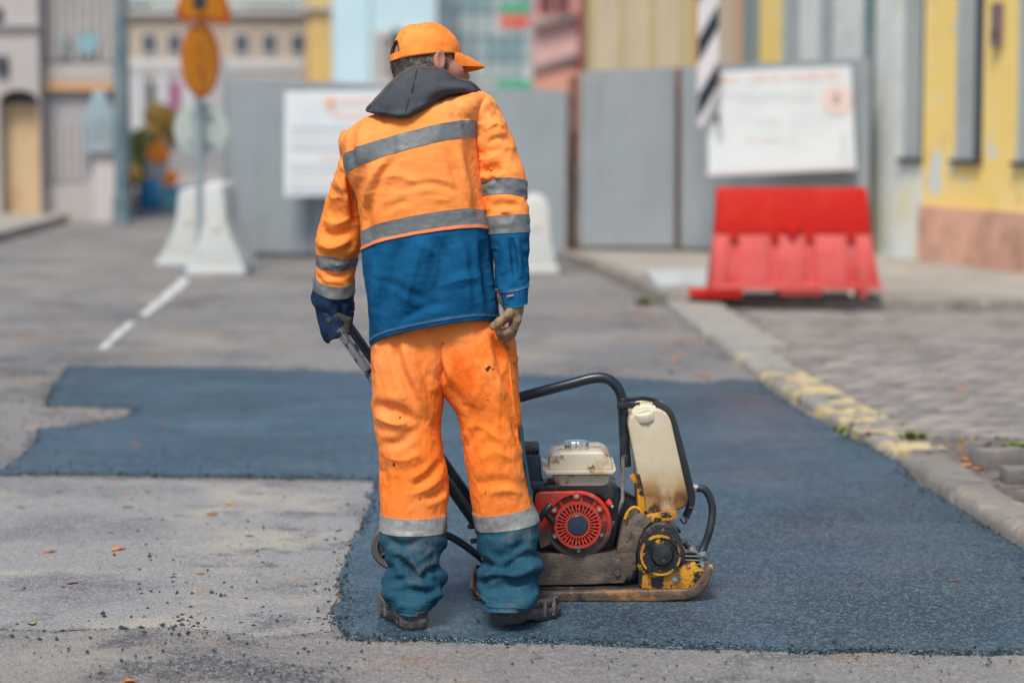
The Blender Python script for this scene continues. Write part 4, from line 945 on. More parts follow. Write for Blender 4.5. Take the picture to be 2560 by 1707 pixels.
wbox('bar', 2482, 2500, z0_, z1_, .06, .005, M('bracket_brown', (.16, .12, .13), .6), t); wbox('clip', 2486, 2496, z0_ + .1, z0_ + .14, .08, .061, m_dark, t)
# cream boarded house further along
h = thing('cream_house', (*wp(1650), 0), 'cream boarded house behind the gate with tan corner', 'building')
m_cr = M('cream_board', (.70, .57, .37), .9, [((.63, .51, .34), .9, .45, .65)]); m_cr2 = M('tan_wall', (.56, .46, .33), .9, [((.50, .43, .33), .9, .45, .65)])
px = 1468; i = 0
while px < 1726:
    q = min(px + 19, 1728); wbox('board', px, q - 1.6, zb, zt, .0, -.1, m_cr if i % 4 else M('cream_board_pale', (.60, .46, .25), .9), h); px = q; i += 1
wbox('wall', 1466, 1730, zb, zt, -.101, -.4, m_cr2, h); wbox('corner_board', 1730, 1752, zb, zt, .03, -.4, M('orange_board', (.62, .36, .12), .9), h); wbox('wall', 1752.5, 1834, zb, zt, -.02, -.4, m_cr2, h)
wbox('corner_board', 1834, 1862, zb, zt, .03, -.4, M('salmon_board', (.58, .36, .22), .9), h); wbox('drainpipe', 1864, 1894, zb, zt, .06, -.3, M('pipe_greygreen', (.23, .27, .26), .7), h)
wbox('green_edge', 1462, 1465.5, zb, zt, .02, -.3, M('green_edge', (.20, .22, .08), .8), h)
# --- bush and autumn tree at the far left
def leaf_cloud(c, rad, n, size, seed):
    rg = np.random.default_rng(seed); V = []; Fc = []; lob = rg.normal(size=(14, 3)); lob /= np.linalg.norm(lob, axis=1)[:, None]; lob = lob * .62 * rad
    for i in range(n):
        l = lob[rg.integers(14)]; d = rg.normal(size=3); d /= np.linalg.norm(d); p = c + l + d * rad * .42 * rg.uniform(.5, 1) ** .5; a = rg.normal(size=3); a /= np.linalg.norm(a); b = np.cross(a, rg.normal(size=3)); b /= np.linalg.norm(b); s = size * rg.uniform(.6, 1.3); o = len(V)
        V += [p - a * s, p + b * s * .45, p + a * s, p - b * s * .45]; Fc.append((o, o + 1, o + 2, o + 3))
    return V, Fc
for (px, py, Y_, rad, n, mats, lab, nm) in [(355, 420, 48, np.array((.55, .5, .75)), 2600, M('bush_green', (.06, .085, .03), .7, [((.11, .13, .03), 6, .45, .6)]), 'dark green bush beside the grey green pole', 'bush'),
                                        (405, 320, 55, np.array((.55, .5, .6)), 1800, M('autumn_leaves', (.36, .20, .04), .7, [((.20, .16, .03), 4, .45, .6)]), 'small autumn tree with orange brown leaves behind the bush', 'tree')]:
    c = P(px, py, Y_); t = thing('bush' if nm == 'bush' else 'autumn_tree', c * (1, 1, 0), lab, nm)
    mesh('crown', *leaf_cloud(c, rad, n, .09, int(px)), mats, t, False)
    tube('trunk', [c * (1, 1, 0), c * (1, 1, .5) + (.03, 0, 0), c], [.06, .05, .025], M('bark', (.09, .07, .05), .9), t, 8)
    for k in range(4): tube('limb', [c * (1, 1, .6), c + np.array((random.uniform(-.3, .3), random.uniform(-.3, .3), random.uniform(-.1, .4)))], [.025, .008], M('bark', (.09, .07, .05), .9), t, 6)

# ================================================================ PLATE COMPACTOR
YN = float(G(1500, 1504, Z_PATCH)[1])          # near edge of the base plate
m_mud = M('muddy_steel', (.115, .085, .065), .75, [((.06, .05, .045), 9, .45, .6), ((.17, .13, .10), 22, .52, .66), ((.55, .30, .03), 16, .70, .72), ((.03, .028, .028), 30, .62, .68)], bump=.35, bscale=160, rvar=.1)
m_plate = M('plate_steel', (.13, .085, .06), .55, [((.30, .15, .06), 14, .52, .62), ((.035, .032, .035), 10, .53, .62, (1, 1, .6)), ((.28, .26, .24), 24, .66, .72)], bump=.3, bscale=120, metallic=.25, rvar=.15)
m_yelw = M('worn_yellow_paint', (.56, .26, .010), .5, [((.30, .13, .03), 12, .48, .62), ((.014, .013, .014), 15, .525, .555), ((.05, .042, .036), 50, .58, .64)], bump=.3, bscale=140, rvar=.12)
m_blky = M('black_over_yellow', (.016, .016, .019), .42, [((.60, .29, .012), 26, .60, .63), ((.035, .033, .034), 12, .5, .65)], bump=.35, bscale=130, rvar=.12)
m_blk2 = M('engine_black', (.014, .017, .022), .4, [((.035, .037, .04), 20, .5, .65), ((.10, .085, .07), 30, .64, .72)], rvar=.1)
m_tube = M('tube_black', (.012, .020, .032), .34, [((.03, .038, .048), 25, .5, .7), ((.20, .19, .18), 60, .70, .73)], rvar=.08)
m_chrome = M('worn_chrome', (.40, .42, .45), .32, [((.018, .022, .03), 32, .56, .60, (1, 1, .6)), ((.16, .16, .17), 60, .55, .65)], metallic=.8, rvar=.1)
m_silver = M('silver_cap', (.62, .62, .61), .3, [((.40, .34, .28), 60, .58, .68)], metallic=.85, rvar=.1)
m_redp = M('engine_red', (.47, .030, .012), .4, [((.36, .05, .038), 20, .48, .64), ((.17, .12, .095), 34, .57, .66)], rvar=.1)
zc = lambda py: float(P(1444, py, YN)[2])
def M_local(name, c, rough, layers, root, **k): return M(name, c, rough, [(*l[:5], (l[5][0] - root.location.z, l[5][1] - root.location.z)) if len(l) > 5 and l[5] else l for l in layers], **k)
pc = thing('plate_compactor', (P(1500, 1400, YN)[0], YN + .19, Z_PATCH), 'yellow and red petrol plate compactor with white water tank on fresh asphalt', 'plate compactor')
m_shroud = M_local('engine_shroud', (.47, .026, .010), .4, [((.34, .045, .034), 18, .50, .64), ((.115, .085, .07), 8, .26, .42, (1, 1, 1), (zc(1318), zc(1345))), ((.20, .16, .13), 26, .60, .68)], pc, rvar=.1, bump=.15, bscale=150)
m_tankw = M_local('tank_cream', (.55, .49, .38), .4, [((.38, .25, .11), 11, .50, .64), ((.14, .075, .03), 20, .57, .64), ((.60, .55, .45), 7, .55, .7), ((.20, .13, .07), 7, .57, .66, (1, 1, .35))], pc, rvar=.1, bump=.1, bscale=90)
m_jerry = M_local('jerrycan_plastic', (.56, .49, .35), .4, [((.60, .545, .42), 6, .5, .66), ((.42, .26, .10), 9, .28, .50, (1, 1, .5), (zc(1150), zc(1240))), ((.22, .10, .03), 11, .38, .52, (1, 1, .6), (zc(1205), zc(1255))), ((.06, .03, .015), 16, .50, .58, (1, 1, .6), (zc(1225), zc(1268))), ((.10, .085, .08), 30, .69, .73, (1, 1, .25))], pc, sss=.35, rvar=.08, bump=.1, bscale=60)
def pr(name, pts, d0, d1, mat, parent=pc, bev=.004, seg=2): return prism(name, xz(pts, YN + d0), YN + d0, YN + d1, mat, parent, bev, seg)
def pt(px, py, d): return P(px, py, YN + d)
PXM = YN / F_PX
# base plate with turned-up front and rear
zb_shift = P(1500, 1504, YN)[2] - Z_PATCH
bp = pr('base_plate', [(1190, 1483), (1340, 1481), (1728, 1472), (1752, 1444), (1766, 1416), (1782, 1420), (1780, 1440), (1756, 1480), (1738, 1492), (1716, 1499), (1640, 1504), (1215, 1504), (1192, 1498), (1172, 1470), (1182, 1462)], 0, .38, m_plate, bev=.011, seg=3)
pr('deck', [(1205, 1479), (1600, 1474), (1600, 1466), (1205, 1468)], .03, .35, m_blk2)
pr('engine_bed', [(1218, 1387), (1590, 1382), (1592, 1424), (1578, 1430), (1567, 1442), (1561, 1457), (1470, 1461), (1218, 1466)], .035, .34, m_mud, bev=.006)
for px in (1300, 1535): lathe('bed_bolt', [(0, .008), (.008, .008), (.010, 0)], pt(px + 8, 1432 if px > 1400 else 1436, .034), (0, -1, 0), m_mud, pc, 6)
# exciter housing and pulley cover
ex = pr('exciter_housing', [(1597, 1469), (1592, 1385), (1597, 1350), (1613, 1322), (1638, 1306), (1664, 1304), (1686, 1317), (1702, 1344), (1711, 1380), (1716, 1425), (1718, 1469)], .03, .34, m_blky, bev=.010, seg=3)
pr('exciter_foot', [(1604, 1471), (1606, 1440), (1630, 1428), (1655, 1436), (1684, 1428), (1712, 1412), (1738, 1406), (1748, 1420), (1764, 1428), (1752, 1450), (1730, 1472)], .012, .30, m_yelw, bev=.004)
fc = pt(1651, 1386, .012); lathe('exciter_face', [(0, .012), (46 * PXM, .012), (49 * PXM, .008), (49 * PXM, -.02)], fc, (0, -1, 0), m_blky, pc, 48)
lathe('exciter_rim', [(46.5 * PXM, .0), (46.5 * PXM, .016), (51.5 * PXM, .016), (52 * PXM, 0)], fc, (0, -1, 0), m_yelw, pc, 48)
lathe('exciter_hub', [(0, .026), (24 * PXM, .024), (30 * PXM, .012), (32 * PXM, .0)], pt(1655, 1384, .012), (0, -1, 0), m_blk2, pc, 36)
for px, py in ((1623, 1419), (1690, 1417), (1686, 1351), (1618, 1353)): lathe('flange_bolt', [(0, .028), (7 * PXM, .028), (8 * PXM, .022), (8 * PXM, .005)], pt(px, py, .012), (0, -1, 0), m_blk2, pc, 12)
lathe('drain_bolt', [(0, .012), (5 * PXM, .012), (6 * PXM, .004), (8.5 * PXM, .004), (8.5 * PXM, 0)], pt(1688, 1446, .012), (0, -1, 0), m_galv, pc, 14)
pr('belt_cover', [(1541, 1383), (1559, 1306), (1567, 1318), (1572, 1300), (1584, 1286), (1606, 1282), (1632, 1302), (1612, 1320), (1597, 1348), (1591, 1383)], .04, .20, m_mud, bev=.005)
arc = [pt(1575 + 27 * math.cos(a) + 12, 1320 - 52 * math.sin(a), .05) for a in np.linspace(.25, 2.7, 16)]
tube('cover_lip', arc, .0055, m_yelw, pc, 8)
pr('belt_guard', [(1518, 1232), (1536, 1222), (1596, 1258), (1640, 1300), (1600, 1345), (1545, 1392), (1512, 1392)], .17, .30, m_tube, bev=.006)
tube('belt', [pt(1536, 1216, .19), pt(1568, 1236, .19), pt(1600, 1254, .19), pt(1660, 1290, .2), pt(1700, 1330, .2)], .006, m_blk2, pc, 8)
# engine
pr('engine_block', [(1332, 1216), (1545, 1216), (1546, 1300), (1530, 1392), (1340, 1392), (1330, 1330)], .09, .31, m_blk2, bev=.006)
sh = [(1352, 1372), (1343, 1335), (1338, 1250), (1341, 1236), (1350, 1229), (1400, 1228)]
sh += [(1446 + 84 * math.sin(a), 1311 - 84 * math.cos(a)) for a in np.linspace(0, math.pi * 1.3, 34)]
pr('fan_shroud', sh, .04, .12, m_shroud, bev=.008, seg=3)
C0 = pt(1444, 1310, .035)
lathe('fan_recess', [(0, .006), (57 * PXM, .006), (57 * PXM, 0)], C0, (0, -1, 0), M('recess_dark', (.012, .011, .012), .8), pc, 48)
def ring_geo(c, r0, r1, y0, y1, seg=64, a0=0, a1=2 * math.pi):
    V = []; full = abs(a1 - a0 - 2 * math.pi) < 1e-6; n = seg if full else seg + 1
    for i in range(n):
        a = a0 + (a1 - a0) * i / seg
        for r, y in ((r0, y0), (r1, y0), (r1, y1), (r0, y1)): V.append((c[0] + r * math.cos(a), c[1] + y, c[2] + r * math.sin(a)))
    Fc = []
    for i in range(seg):
        j = (i + 1) % n
        for k in range(4): Fc.append((i * 4 + k, i * 4 + (k + 1) % 4, j * 4 + (k + 1) % 4, j * 4 + k))
    if not full: Fc += [(0, 1, 2, 3), ((n - 1) * 4 + 3, (n - 1) * 4 + 2, (n - 1) * 4 + 1, (n - 1) * 4)]
    return V, Fc
geo = [ring_geo(C0, 26.5 * PXM, 32 * PXM, -.024, 0), ring_geo(C0, 53 * PXM, 60 * PXM, -.021, 0)]
for k in range(32):
    a = 2 * math.pi * (k + .5) / 32; r0, r1 = 31 * PXM, 54 * PXM; V = []
    for r, hw in ((r0, .0019), (r1, .0030)):
        for y in (-.022, -.004):
            for s in (-1, 1): V.append((C0[0] + r * math.cos(a) - s * hw * math.sin(a), C0[1] + y, C0[2] + r * math.sin(a) + s * hw * math.cos(a)))
    geo.append((V, [(0, 1, 5, 4), (2, 6, 7, 3), (0, 4, 6, 2), (1, 3, 7, 5)]))
for k in range(16):
    a = 2 * math.pi * k / 16; geo.append(ring_geo(C0, 41 * PXM, 44 * PXM, -.0215, -.005, 2, a - .09, a + .09))
mesh('recoil_grille', *merge(geo), m_redp, pc, False)
lathe('recoil_disc', [(0, .026), (24 * PXM, .026), (26 * PXM, .024), (26.4 * PXM, 0)], C0, (0, -1, 0), M('disc_navy', (.014, .030, .055), .3, [((.03, .05, .075), 20, .5, .65)]), pc, 40)
slots = []
for a0, a1 in ((.42, .85), (.95, 1.38), (1.76, 2.19), (2.29, 2.72), (-.45, .1), (3.5, 4.3), (4.6, 5.0)):
    for r in (63.5, 68, 72.5):
        if a0 > 3 and r > 70: continue
        slots.append(ring_geo(C0, r * PXM, (r + 2.2) * PXM, .0025, .006, 8, a0, a1))
mesh('shroud_slots', *merge(slots), M('recess_dark', (.012, .011, .012), .8), pc, False)
lathe('shroud_ring', [(76.5 * PXM, .0), (77 * PXM, .008), (79.5 * PXM, .008), (80 * PXM, 0)], C0 + (0, .006, 0), (0, -1, 0), m_shroud, pc, 56)
for px, py in ((1385, 1274), (1498, 1272), (1441, 1239), (1446, 1374), (1388, 1338), (1502, 1335)):
    lathe('shroud_boss', [(0, .013), (9 * PXM, .012), (11 * PXM, .0)], pt(px, py, .042), (0, -1, 0), m_redp if py < 1330 else m_mud, pc, 18)
    lathe('shroud_bolt', [(0, .020), (4.5 * PXM, .019), (5 * PXM, .01)], pt(px, py, .042), (0, -1, 0), m_galv, pc, 12)
# starter handle
tube('starter_grip', spline([pt(1347, 1297, .005), pt(1358, 1283, 0), pt(1368, 1272, 0), pt(1378, 1262, .005)], 4), .0105, m_blk2, pc, 12)
tube('starter_stem', [pt(1362, 1280, .002), pt(1374, 1292, .008), pt(1383, 1303, .016)], [.008, .009, .010], m_blk2, pc, 12)
tube('ignition_switch', [pt(1518, 1252, .05), pt(1527, 1262, .045)], [.011, .009], M('switch_red', (.60, .04, .02), .4), pc, 8); tube('switch_pin', [pt(1527, 1262, .045), pt(1532, 1268, .043)], .005, m_galv, pc, 8)
pr('engine_cowl', [(1338, 1227), (1346, 1214), (1380, 1210), (1512, 1211), (1532, 1222), (1538, 1240), (1525, 1262), (1500, 1238), (1446, 1225)], .055, .28, m_blk2, bev=.005)
# fuel tank
ft = pr('fuel_tank', [(1371, 1179), (1374, 1152), (1384, 1136), (1402, 1130), (1504, 1129), (1521, 1137), (1530, 1154), (1533, 1179)], .045, .275, m_tankw, bev=.014, seg=4)
pr('tank_seam', [(1357, 1172), (1366, 1177), (1530, 1177), (1540, 1170), (1541, 1176), (1532, 1186), (1366, 1187), (1356, 1180)], .030, .29, m_tankw, bev=.003)
pr('tank_bowl', [(1380, 1186), (1527, 1185), (1522, 1208), (1510, 1218), (1400, 1220), (1388, 1210)], .055, .265, m_tankw, bev=.012, seg=3)
cc = np.array((pt(1441, 1118, .13)[0], YN + .12, P(1441, 1129.5, YN + .045)[2] + .002)); V = []; Fc = []; ns = 60
for r_, z_ in ((.94, 0), (1, .003), (1, .013), (.93, .016), (.6, .0175), (0, .0165)):
    z_ *= 1.5
    for k in range(ns):
        a = 2 * math.pi * k / ns; rr = 30 * PXM * 1.02 * r_ * (1 + .045 * math.cos(9 * a) * (1 if r_ > .9 else .3)); V.append((cc[0] + rr * math.cos(a), cc[1] + rr * math.sin(a), cc[2] - .003 + z_))
for i in range(5):
    for k in range(ns): Fc.append((i * ns + k, i * ns + (k + 1) % ns, (i + 1) * ns + (k + 1) % ns, (i + 1) * ns + k))
mesh('fuel_cap', V, Fc, m_silver, pc, True, auto=40)
# air filter
m_navy = M('filter_navy', (.016, .032, .058), .4, [((.03, .045, .065), 15, .5, .65)], rvar=.08)
pr('air_filter', [(1296, 1206), (1294, 1150), (1298, 1136), (1348, 1135), (1352, 1148), (1355, 1206)], .07, .22, m_navy, bev=.008, seg=3)
pr('filter_base', [(1292, 1222), (1292, 1202), (1357, 1202), (1358, 1220), (1350, 1224)], .06, .23, m_navy, bev=.004)
pr('filter_cap', [(1296, 1126), (1300, 1117), (1346, 1116), (1350, 1126)], .08, .21, m_mud, bev=.004)
for i in range(6): pr('cap_fin', [(1299 + i * 9, 1137), (1299 + i * 9, 1126), (1303 + i * 9, 1126), (1303 + i * 9, 1137)], .085, .205, m_blk2, bev=.001)
tube('choke_lever', spline([pt(1352, 1222, .07), pt(1364, 1216, .06), pt(1371, 1206, .06), pt(1376, 1196, .06)], 5), .005, m_blk2, pc, 8)
# lifting frame tube and its stay
YF = .16
tube('lifting_frame', spline([pt(1235, 1410, YF), pt(1228, 1300, YF), pt(1222, 1120, YF), pt(1226, 1040, YF), pt(1250, 1008, YF), pt(1302, 992, YF), pt(1420, 961, YF), pt(1484, 945, YF), pt(1520, 948, YF), pt(1545, 970, YF), pt(1556, 1005, YF), pt(1560, 1080, YF), pt(1564, 1160, YF)], 8), .0158, m_tube, pc, 18)
lathe('frame_sleeve', [(.0, -.002), (.0168, -.002), (.0168, .034), (.0155, .036)], pt(1564, 1164, YF), (P(1560, 1080, YN) - P(1564, 1160, YN)), m_blk2, pc, 20)
m_stay = M('stay_steel', (.22, .21, .20), .5, [((.10, .085, .075), 20, .5, .62)], metallic=.4)
tube('stay_bar', [pt(1557, 1140, YF - .02), pt(1557, 1200, YF - .02), pt(1556, 1250, YF - .03), pt(1540, 1288, YF - .06), pt(1520, 1330, YF - .08)], .0058, m_stay, pc, 12, flat=(1, .6))
# push handle: two long tubes and the crossbar
H0, H1, H2 = pt(847, 822, -.02), pt(1192, 1312, .05), None
W_ = .27
m_h = [m_chrome, m_tube]
for i, dy in enumerate((0, W_)):
    a = H0 + (0, dy, 0); b = H1 + (0, dy, 0); tube('handle_tube', [a, a + (b - a) * .3, a + (b - a) * .34, b], .0155, [m_chrome, m_tube][i], pc, 16) if i else None
a, b = H0, H1; mid = a + (b - a) * .36
tube('handle_tube', [a, mid], .0155, m_chrome, pc, 16); tube('handle_tube', [mid, b], .0154, m_tube, pc, 16)
tube('handle_crossbar', spline([H0 + (.012, 0, -.018), H0 + (-.012, .012, .012), H0 + (-.018, .05, .02), H0 + (-.018, W_ - .05, .02), H0 + (-.012, W_ - .012, .012), H0 + (.012, W_, -.018)], 6), .0153, m_tube, pc, 14)
for d_ in (.035, .31): prism('handle_bracket', xz([(1176, 1296), (1196, 1296), (1216, 1340), (1222, 1400), (1204, 1400), (1192, 1340)], YN + .035), YN + d_, YN + d_ + .01, m_yelw, pc, .003)
for px, py in ((1183, 1314), (1190, 1350)): tube('bracket_bolt', [pt(px + 6, py, .04), pt(px - 10, py + 2, .02)], .0085, m_blk2, pc, 6)
# transport wheels and arm
tube('wheel_arm', spline([pt(985, 1365, .10), pt(1040, 1338, .10), pt(1090, 1332, .10), pt(1130, 1343, .10), pt(1180, 1376, .10), pt(1216, 1408, .11), pt(1240, 1450, .12)], 8), .0115, m_tube, pc, 12)
m_tyre = M('tyre_grey', (.075, .075, .078), .7, [((.16, .14, .12), 20, .5, .65)], bump=.3, bscale=150)
for d in (.0, .20):
    c = P(985, 1365, YN) + (0, d, 0)
    wh = lathe('wheel', [(.013, -.018), (.02, -.018), (.022, -.008), (.05, -.008), (.05, .008), (.022, .008), (.02, .018), (.013, .018)], c, (0, -1, 0), m_blk2, pc, 32, ring=True)
    lathe('tyre', [(.048, -.017), (.062, -.018), (.068, -.010), (.068, .010), (.062, .018), (.048, .017)], c, (0, -1, 0), m_tyre, wh, 48, ring=True)
    for k in range(5):
        a = k * 1.2566; u = np.array((math.cos(a), 0, math.sin(a))); tube('spoke', [c + u * .015 + (0, -.011, 0), c + u * .05 + (0, -.011, 0)], .005, m_blk2, wh, 6)
tube('axle', [P(985, 1365, YN) + (0, -.02, 0), P(985, 1365, YN) + (0, .22, 0)], .0085, m_galv, pc, 12)
# water tank
jt = pr('water_tank', [(1571, 1066), (1573, 1046), (1590, 1028), (1612, 1020), (1648, 1022), (1668, 1034), (1678, 1054), (1722, 1248), (1719, 1263), (1704, 1273), (1632, 1289), (1618, 1285), (1608, 1268)], .07, .24, m_jerry, bev=.022, seg=5)
ax = np.array((-.20, -.40, .90)); ax /= np.linalg.norm(ax); cb = pt(1614, 1046, .10)
lathe('tank_neck', [(.030, -.03), (.030, .012)], cb, ax, m_jerry, pc, 32)
V = []; Fc = []; ns = 48; A_ = Vector(ax); B_ = A_.orthogonal().normalized(); D_ = A_.cross(B_)
for r_, z_ in ((.9, .0), (1, .004), (1, .024), (.93, .029), (.8, .030), (.78, .027), (0, .027)):
    for k in range(ns):
        a = 2 * math.pi * k / ns; rr = .0375 * r_ * (1 + (.03 if int(k / 2) % 2 else 0) * (r_ == 1)); p = Vector(cb) + A_ * (z_ + .004) + B_ * (rr * math.cos(a)) + D_ * (rr * math.sin(a)); V.append(p[:])
for i in range(6):
    for k in range(ns): Fc.append((i * ns + k, i * ns + (k + 1) % ns, (i + 1) * ns + (k + 1) % ns, (i + 1) * ns + k))
mesh('tank_cap', V, Fc, M('cap_plastic', (.68, .62, .48), .4, [((.62, .42, .12), 22, .58, .68)], sss=.2), pc, True, auto=40)
tube('tank_grip', spline([pt(1580, 1034, .2), pt(1596, 1010, .2), pt(1625, 1003, .2), pt(1650, 1012, .2), pt(1662, 1030, .2)], 6), .011, m_jerry, pc, 12)
m_strap = M('rubber_strap', (.014, .017, .021), .55, [((.04, .042, .045), 30, .55, .7)])
tube('strap', spline([pt(1635, 1004, .10), pt(1668, 1026, .09), pt(1681, 1050, .085), pt(1700, 1118, .08), pt(1718, 1190, .08), pt(1729, 1240, .085), pt(1724, 1268, .09), pt(1714, 1292, .10)], 8), .0075, m_strap, pc, 12, flat=(.55, 1.5))
tube('strap', spline([pt(1546, 1014, .135), pt(1566, 1012, .13), pt(1584, 1014, .12), pt(1600, 1012, .115)], 6), .008, m_strap, pc, 12, flat=(.35, 1.1))
tube('strap', spline([pt(1545, 1000, .18), pt(1580, 998, .17), pt(1610, 996, .16), pt(1640, 1002, .13), pt(1650, 1010, .11)], 6), .0065, m_strap, pc, 12, flat=(.45, 1))
lathe('strap_collar', [(.0162, -.016), (.0178, -.014), (.0178, .014), (.0162, .016)], pt(1557, 1008, YF), (0, 0, 1), m_strap, pc, 20)
tube('strap_tail', spline([pt(1708, 1288, .09), pt(1716, 1300, .085), pt(1710, 1308, .085), pt(1700, 1296, .085)], 6), .0035, m_strap, pc, 8)
tube('wire_tail', [pt(1722, 1268, .085), pt(1738, 1270, .08)], .0022, m_strap, pc, 6)
tube('hose_fitting', [pt(1722, 1216, .12), pt(1744, 1219, .12)], [.0125, .0115], m_silver, pc, 12)
tube('valve_lever', [pt(1726, 1232, .11), pt(1731, 1222, .10)], [.006, .009], M('switch_red', (.60, .04, .02), .4), pc, 8)
tube('water_hose', spline([pt(1742, 1219, .12), pt(1762, 1224, .12), pt(1776, 1246, .12), pt(1781, 1280, .12), pt(1774, 1325, .11), pt(1762, 1360, .11), pt(1751, 1388, .10)], 10), .0115, M('hose_black', (.018, .026, .034), .45, [((.05, .055, .06), 25, .55, .7)]), pc, 16)
lathe('hose_clamp', [(.013, -.006), (.0145, -.005), (.0145, .005), (.013, .006)], pt(1753, 1384, .10), (-.3, 0, 1), m_galv, pc, 16)
tube('sprinkler_pipe', [pt(1712, 1355, .08), pt(1738, 1385, .07), pt(1764, 1432, .06)], [.0095, .0115, .0125], M('pipe_dirty', (.28, .29, .30), .4, [((.03, .03, .035), 26, .50, .58)], metallic=.6), pc, 14)
tube('sprinkler_bar', [pt(1762, 1426, .04), pt(1762, 1426, .34)], .0095, m_galv, pc, 12)
for i in range(4): pr('cooling_fin', [(1712, 1377 + i * 10), (1742 + i * 3, 1379 + i * 10), (1744 + i * 3, 1382 + i * 10), (1712, 1382 + i * 10)], .04, .26, m_stay, bev=.001)
pr('tow_hook', [(1762, 1416), (1782, 1414), (1783, 1424), (1772, 1440), (1764, 1440)], .02, .05, m_yelw, bev=.003)
pr('tank_tray', [(1590, 1300), (1612, 1288), (1692, 1276), (1693, 1296), (1660, 1304), (1628, 1312), (1604, 1330)], .05, .27, m_yelw, bev=.003)
pr('tray_back', [(1592, 1187), (1599, 1185), (1606, 1212), (1615, 1282), (1607, 1284), (1595, 1272)], .06, .26, m_yelw, bev=.002)
pr('tray_clip', [(1574, 1190), (1586, 1186), (1594, 1204), (1590, 1210), (1576, 1198)], .12, .15, m_yelw, bev=.002)

# ================================================================ WORKER
m_or = M('hivis_orange', (.90, .255, .050), .8, [((.91, .33, .095), 2.4, .44, .64), ((.86, .22, .035), 6, .60, .76), ((.16, .07, .03), 42, .725, .75)], bump=.25, bscale=35, spec=.15)
m_ort = M('hivis_trousers', (.88, .205, .028), .8, [((.90, .29, .085), 2.8, .46, .66), ((.70, .105, .006), 5, .58, .72), ((.45, .10, .015), 15, .66, .70), ((.05, .025, .015), 22, .675, .695), ((.10, .045, .02), 3.2, .66, .74)], bump=.28, bscale=32, spec=.15)
m_bl = M('work_blue', (.005, .070, .170), .85, [((.008, .098, .215), 3.2, .45, .66), ((.003, .050, .125), 6, .58, .74)], bump=.28, bscale=40, spec=.08)
m_blt = M('work_blue_trousers', (.014, .060, .098), .85, [((.024, .085, .125), 5, .45, .66), ((.12, .12, .115), 7, .56, .76)], bump=.3, bscale=40, spec=.08)
m_nv = M('navy_cuff', (.008, .020, .055), .8, [((.012, .035, .085), 9, .45, .65)], bump=.3, bscale=50, spec=.2)
m_tape = M('reflective_tape', (.150, .165, .168), .55, [((.115, .128, .134), 11, .45, .62), ((.19, .205, .205), 5, .55, .7)], bump=.35, bscale=30, metallic=.1, spec=.35, rvar=.1)
m_tape2 = M('reflective_tape_dirty', (.29, .30, .29), .5, [((.21, .21, .205), 12, .48, .64), ((.34, .35, .34), 5, .55, .7), ((.10, .09, .08), 30, .68, .74)], bump=.3, bscale=38, metallic=.15, rvar=.1)
m_hood = M('hood_charcoal', (.066, .072, .082), .9, [((.046, .052, .062), 5, .45, .65)], bump=.25, bscale=55, spec=.1)
m_hrim = M('hood_rim', (.085, .075, .066), .9, [((.06, .055, .05), 20, .45, .6)], bump=.3, bscale=120)
m_skin = M('skin', (.42, .19, .12), .55, [((.36, .14, .085), 25, .45, .65), ((.50, .25, .17), 40, .55, .7)], sss=.15, bump=.15, bscale=200)
m_glove = M('leather_glove', (.27, .175, .10), .8, [((.11, .065, .038), 22, .48, .62), ((.27, .18, .11), 40, .55, .68)], bump=.35, bscale=110)
m_gdark = M('glove_dark', (.035, .028, .026), .85, [((.06, .045, .035), 30, .5, .65)], bump=.3, bscale=110)
m_cap = M('cap_orange', (.88, .235, .030), .8, [((.90, .29, .06), 10, .46, .66), ((.76, .15, .012), 18, .6, .74)], bump=.2, bscale=60, spec=.25)
m_hair = M('hair_grey', (.16, .135, .122), .7, [((.28, .24, .22), 55, .46, .64), ((.085, .072, .068), 35, .52, .66)], bump=.4, bscale=300)
m_boot = M('boot_leather', (.10, .083, .070), .8, [((.04, .037, .038), 14, .46, .6), ((.19, .155, .125), 26, .55, .68)], bump=.4, bscale=120)
m_sole = M('boot_sole', (.055, .052, .055), .8, [((.13, .115, .10), 25, .5, .65)], bump=.4, bscale=150)
m_seam = M('seam_orange', (.80, .22, .08), .8); m_seamb = M('seam_blue', (.035, .10, .20), .8, [((.30, .16, .14), 60, .6, .7)])

gl, gr_ = G(1035, 1576, Z_PATCH), G(1290, 1572, Z_PATCH)
man = thing('person', ((gl[0] + gr_[0]) / 2, 6.80, Z_PATCH), 'worker in orange and blue reflective suit and cap seen from behind, hand on compactor', 'person')

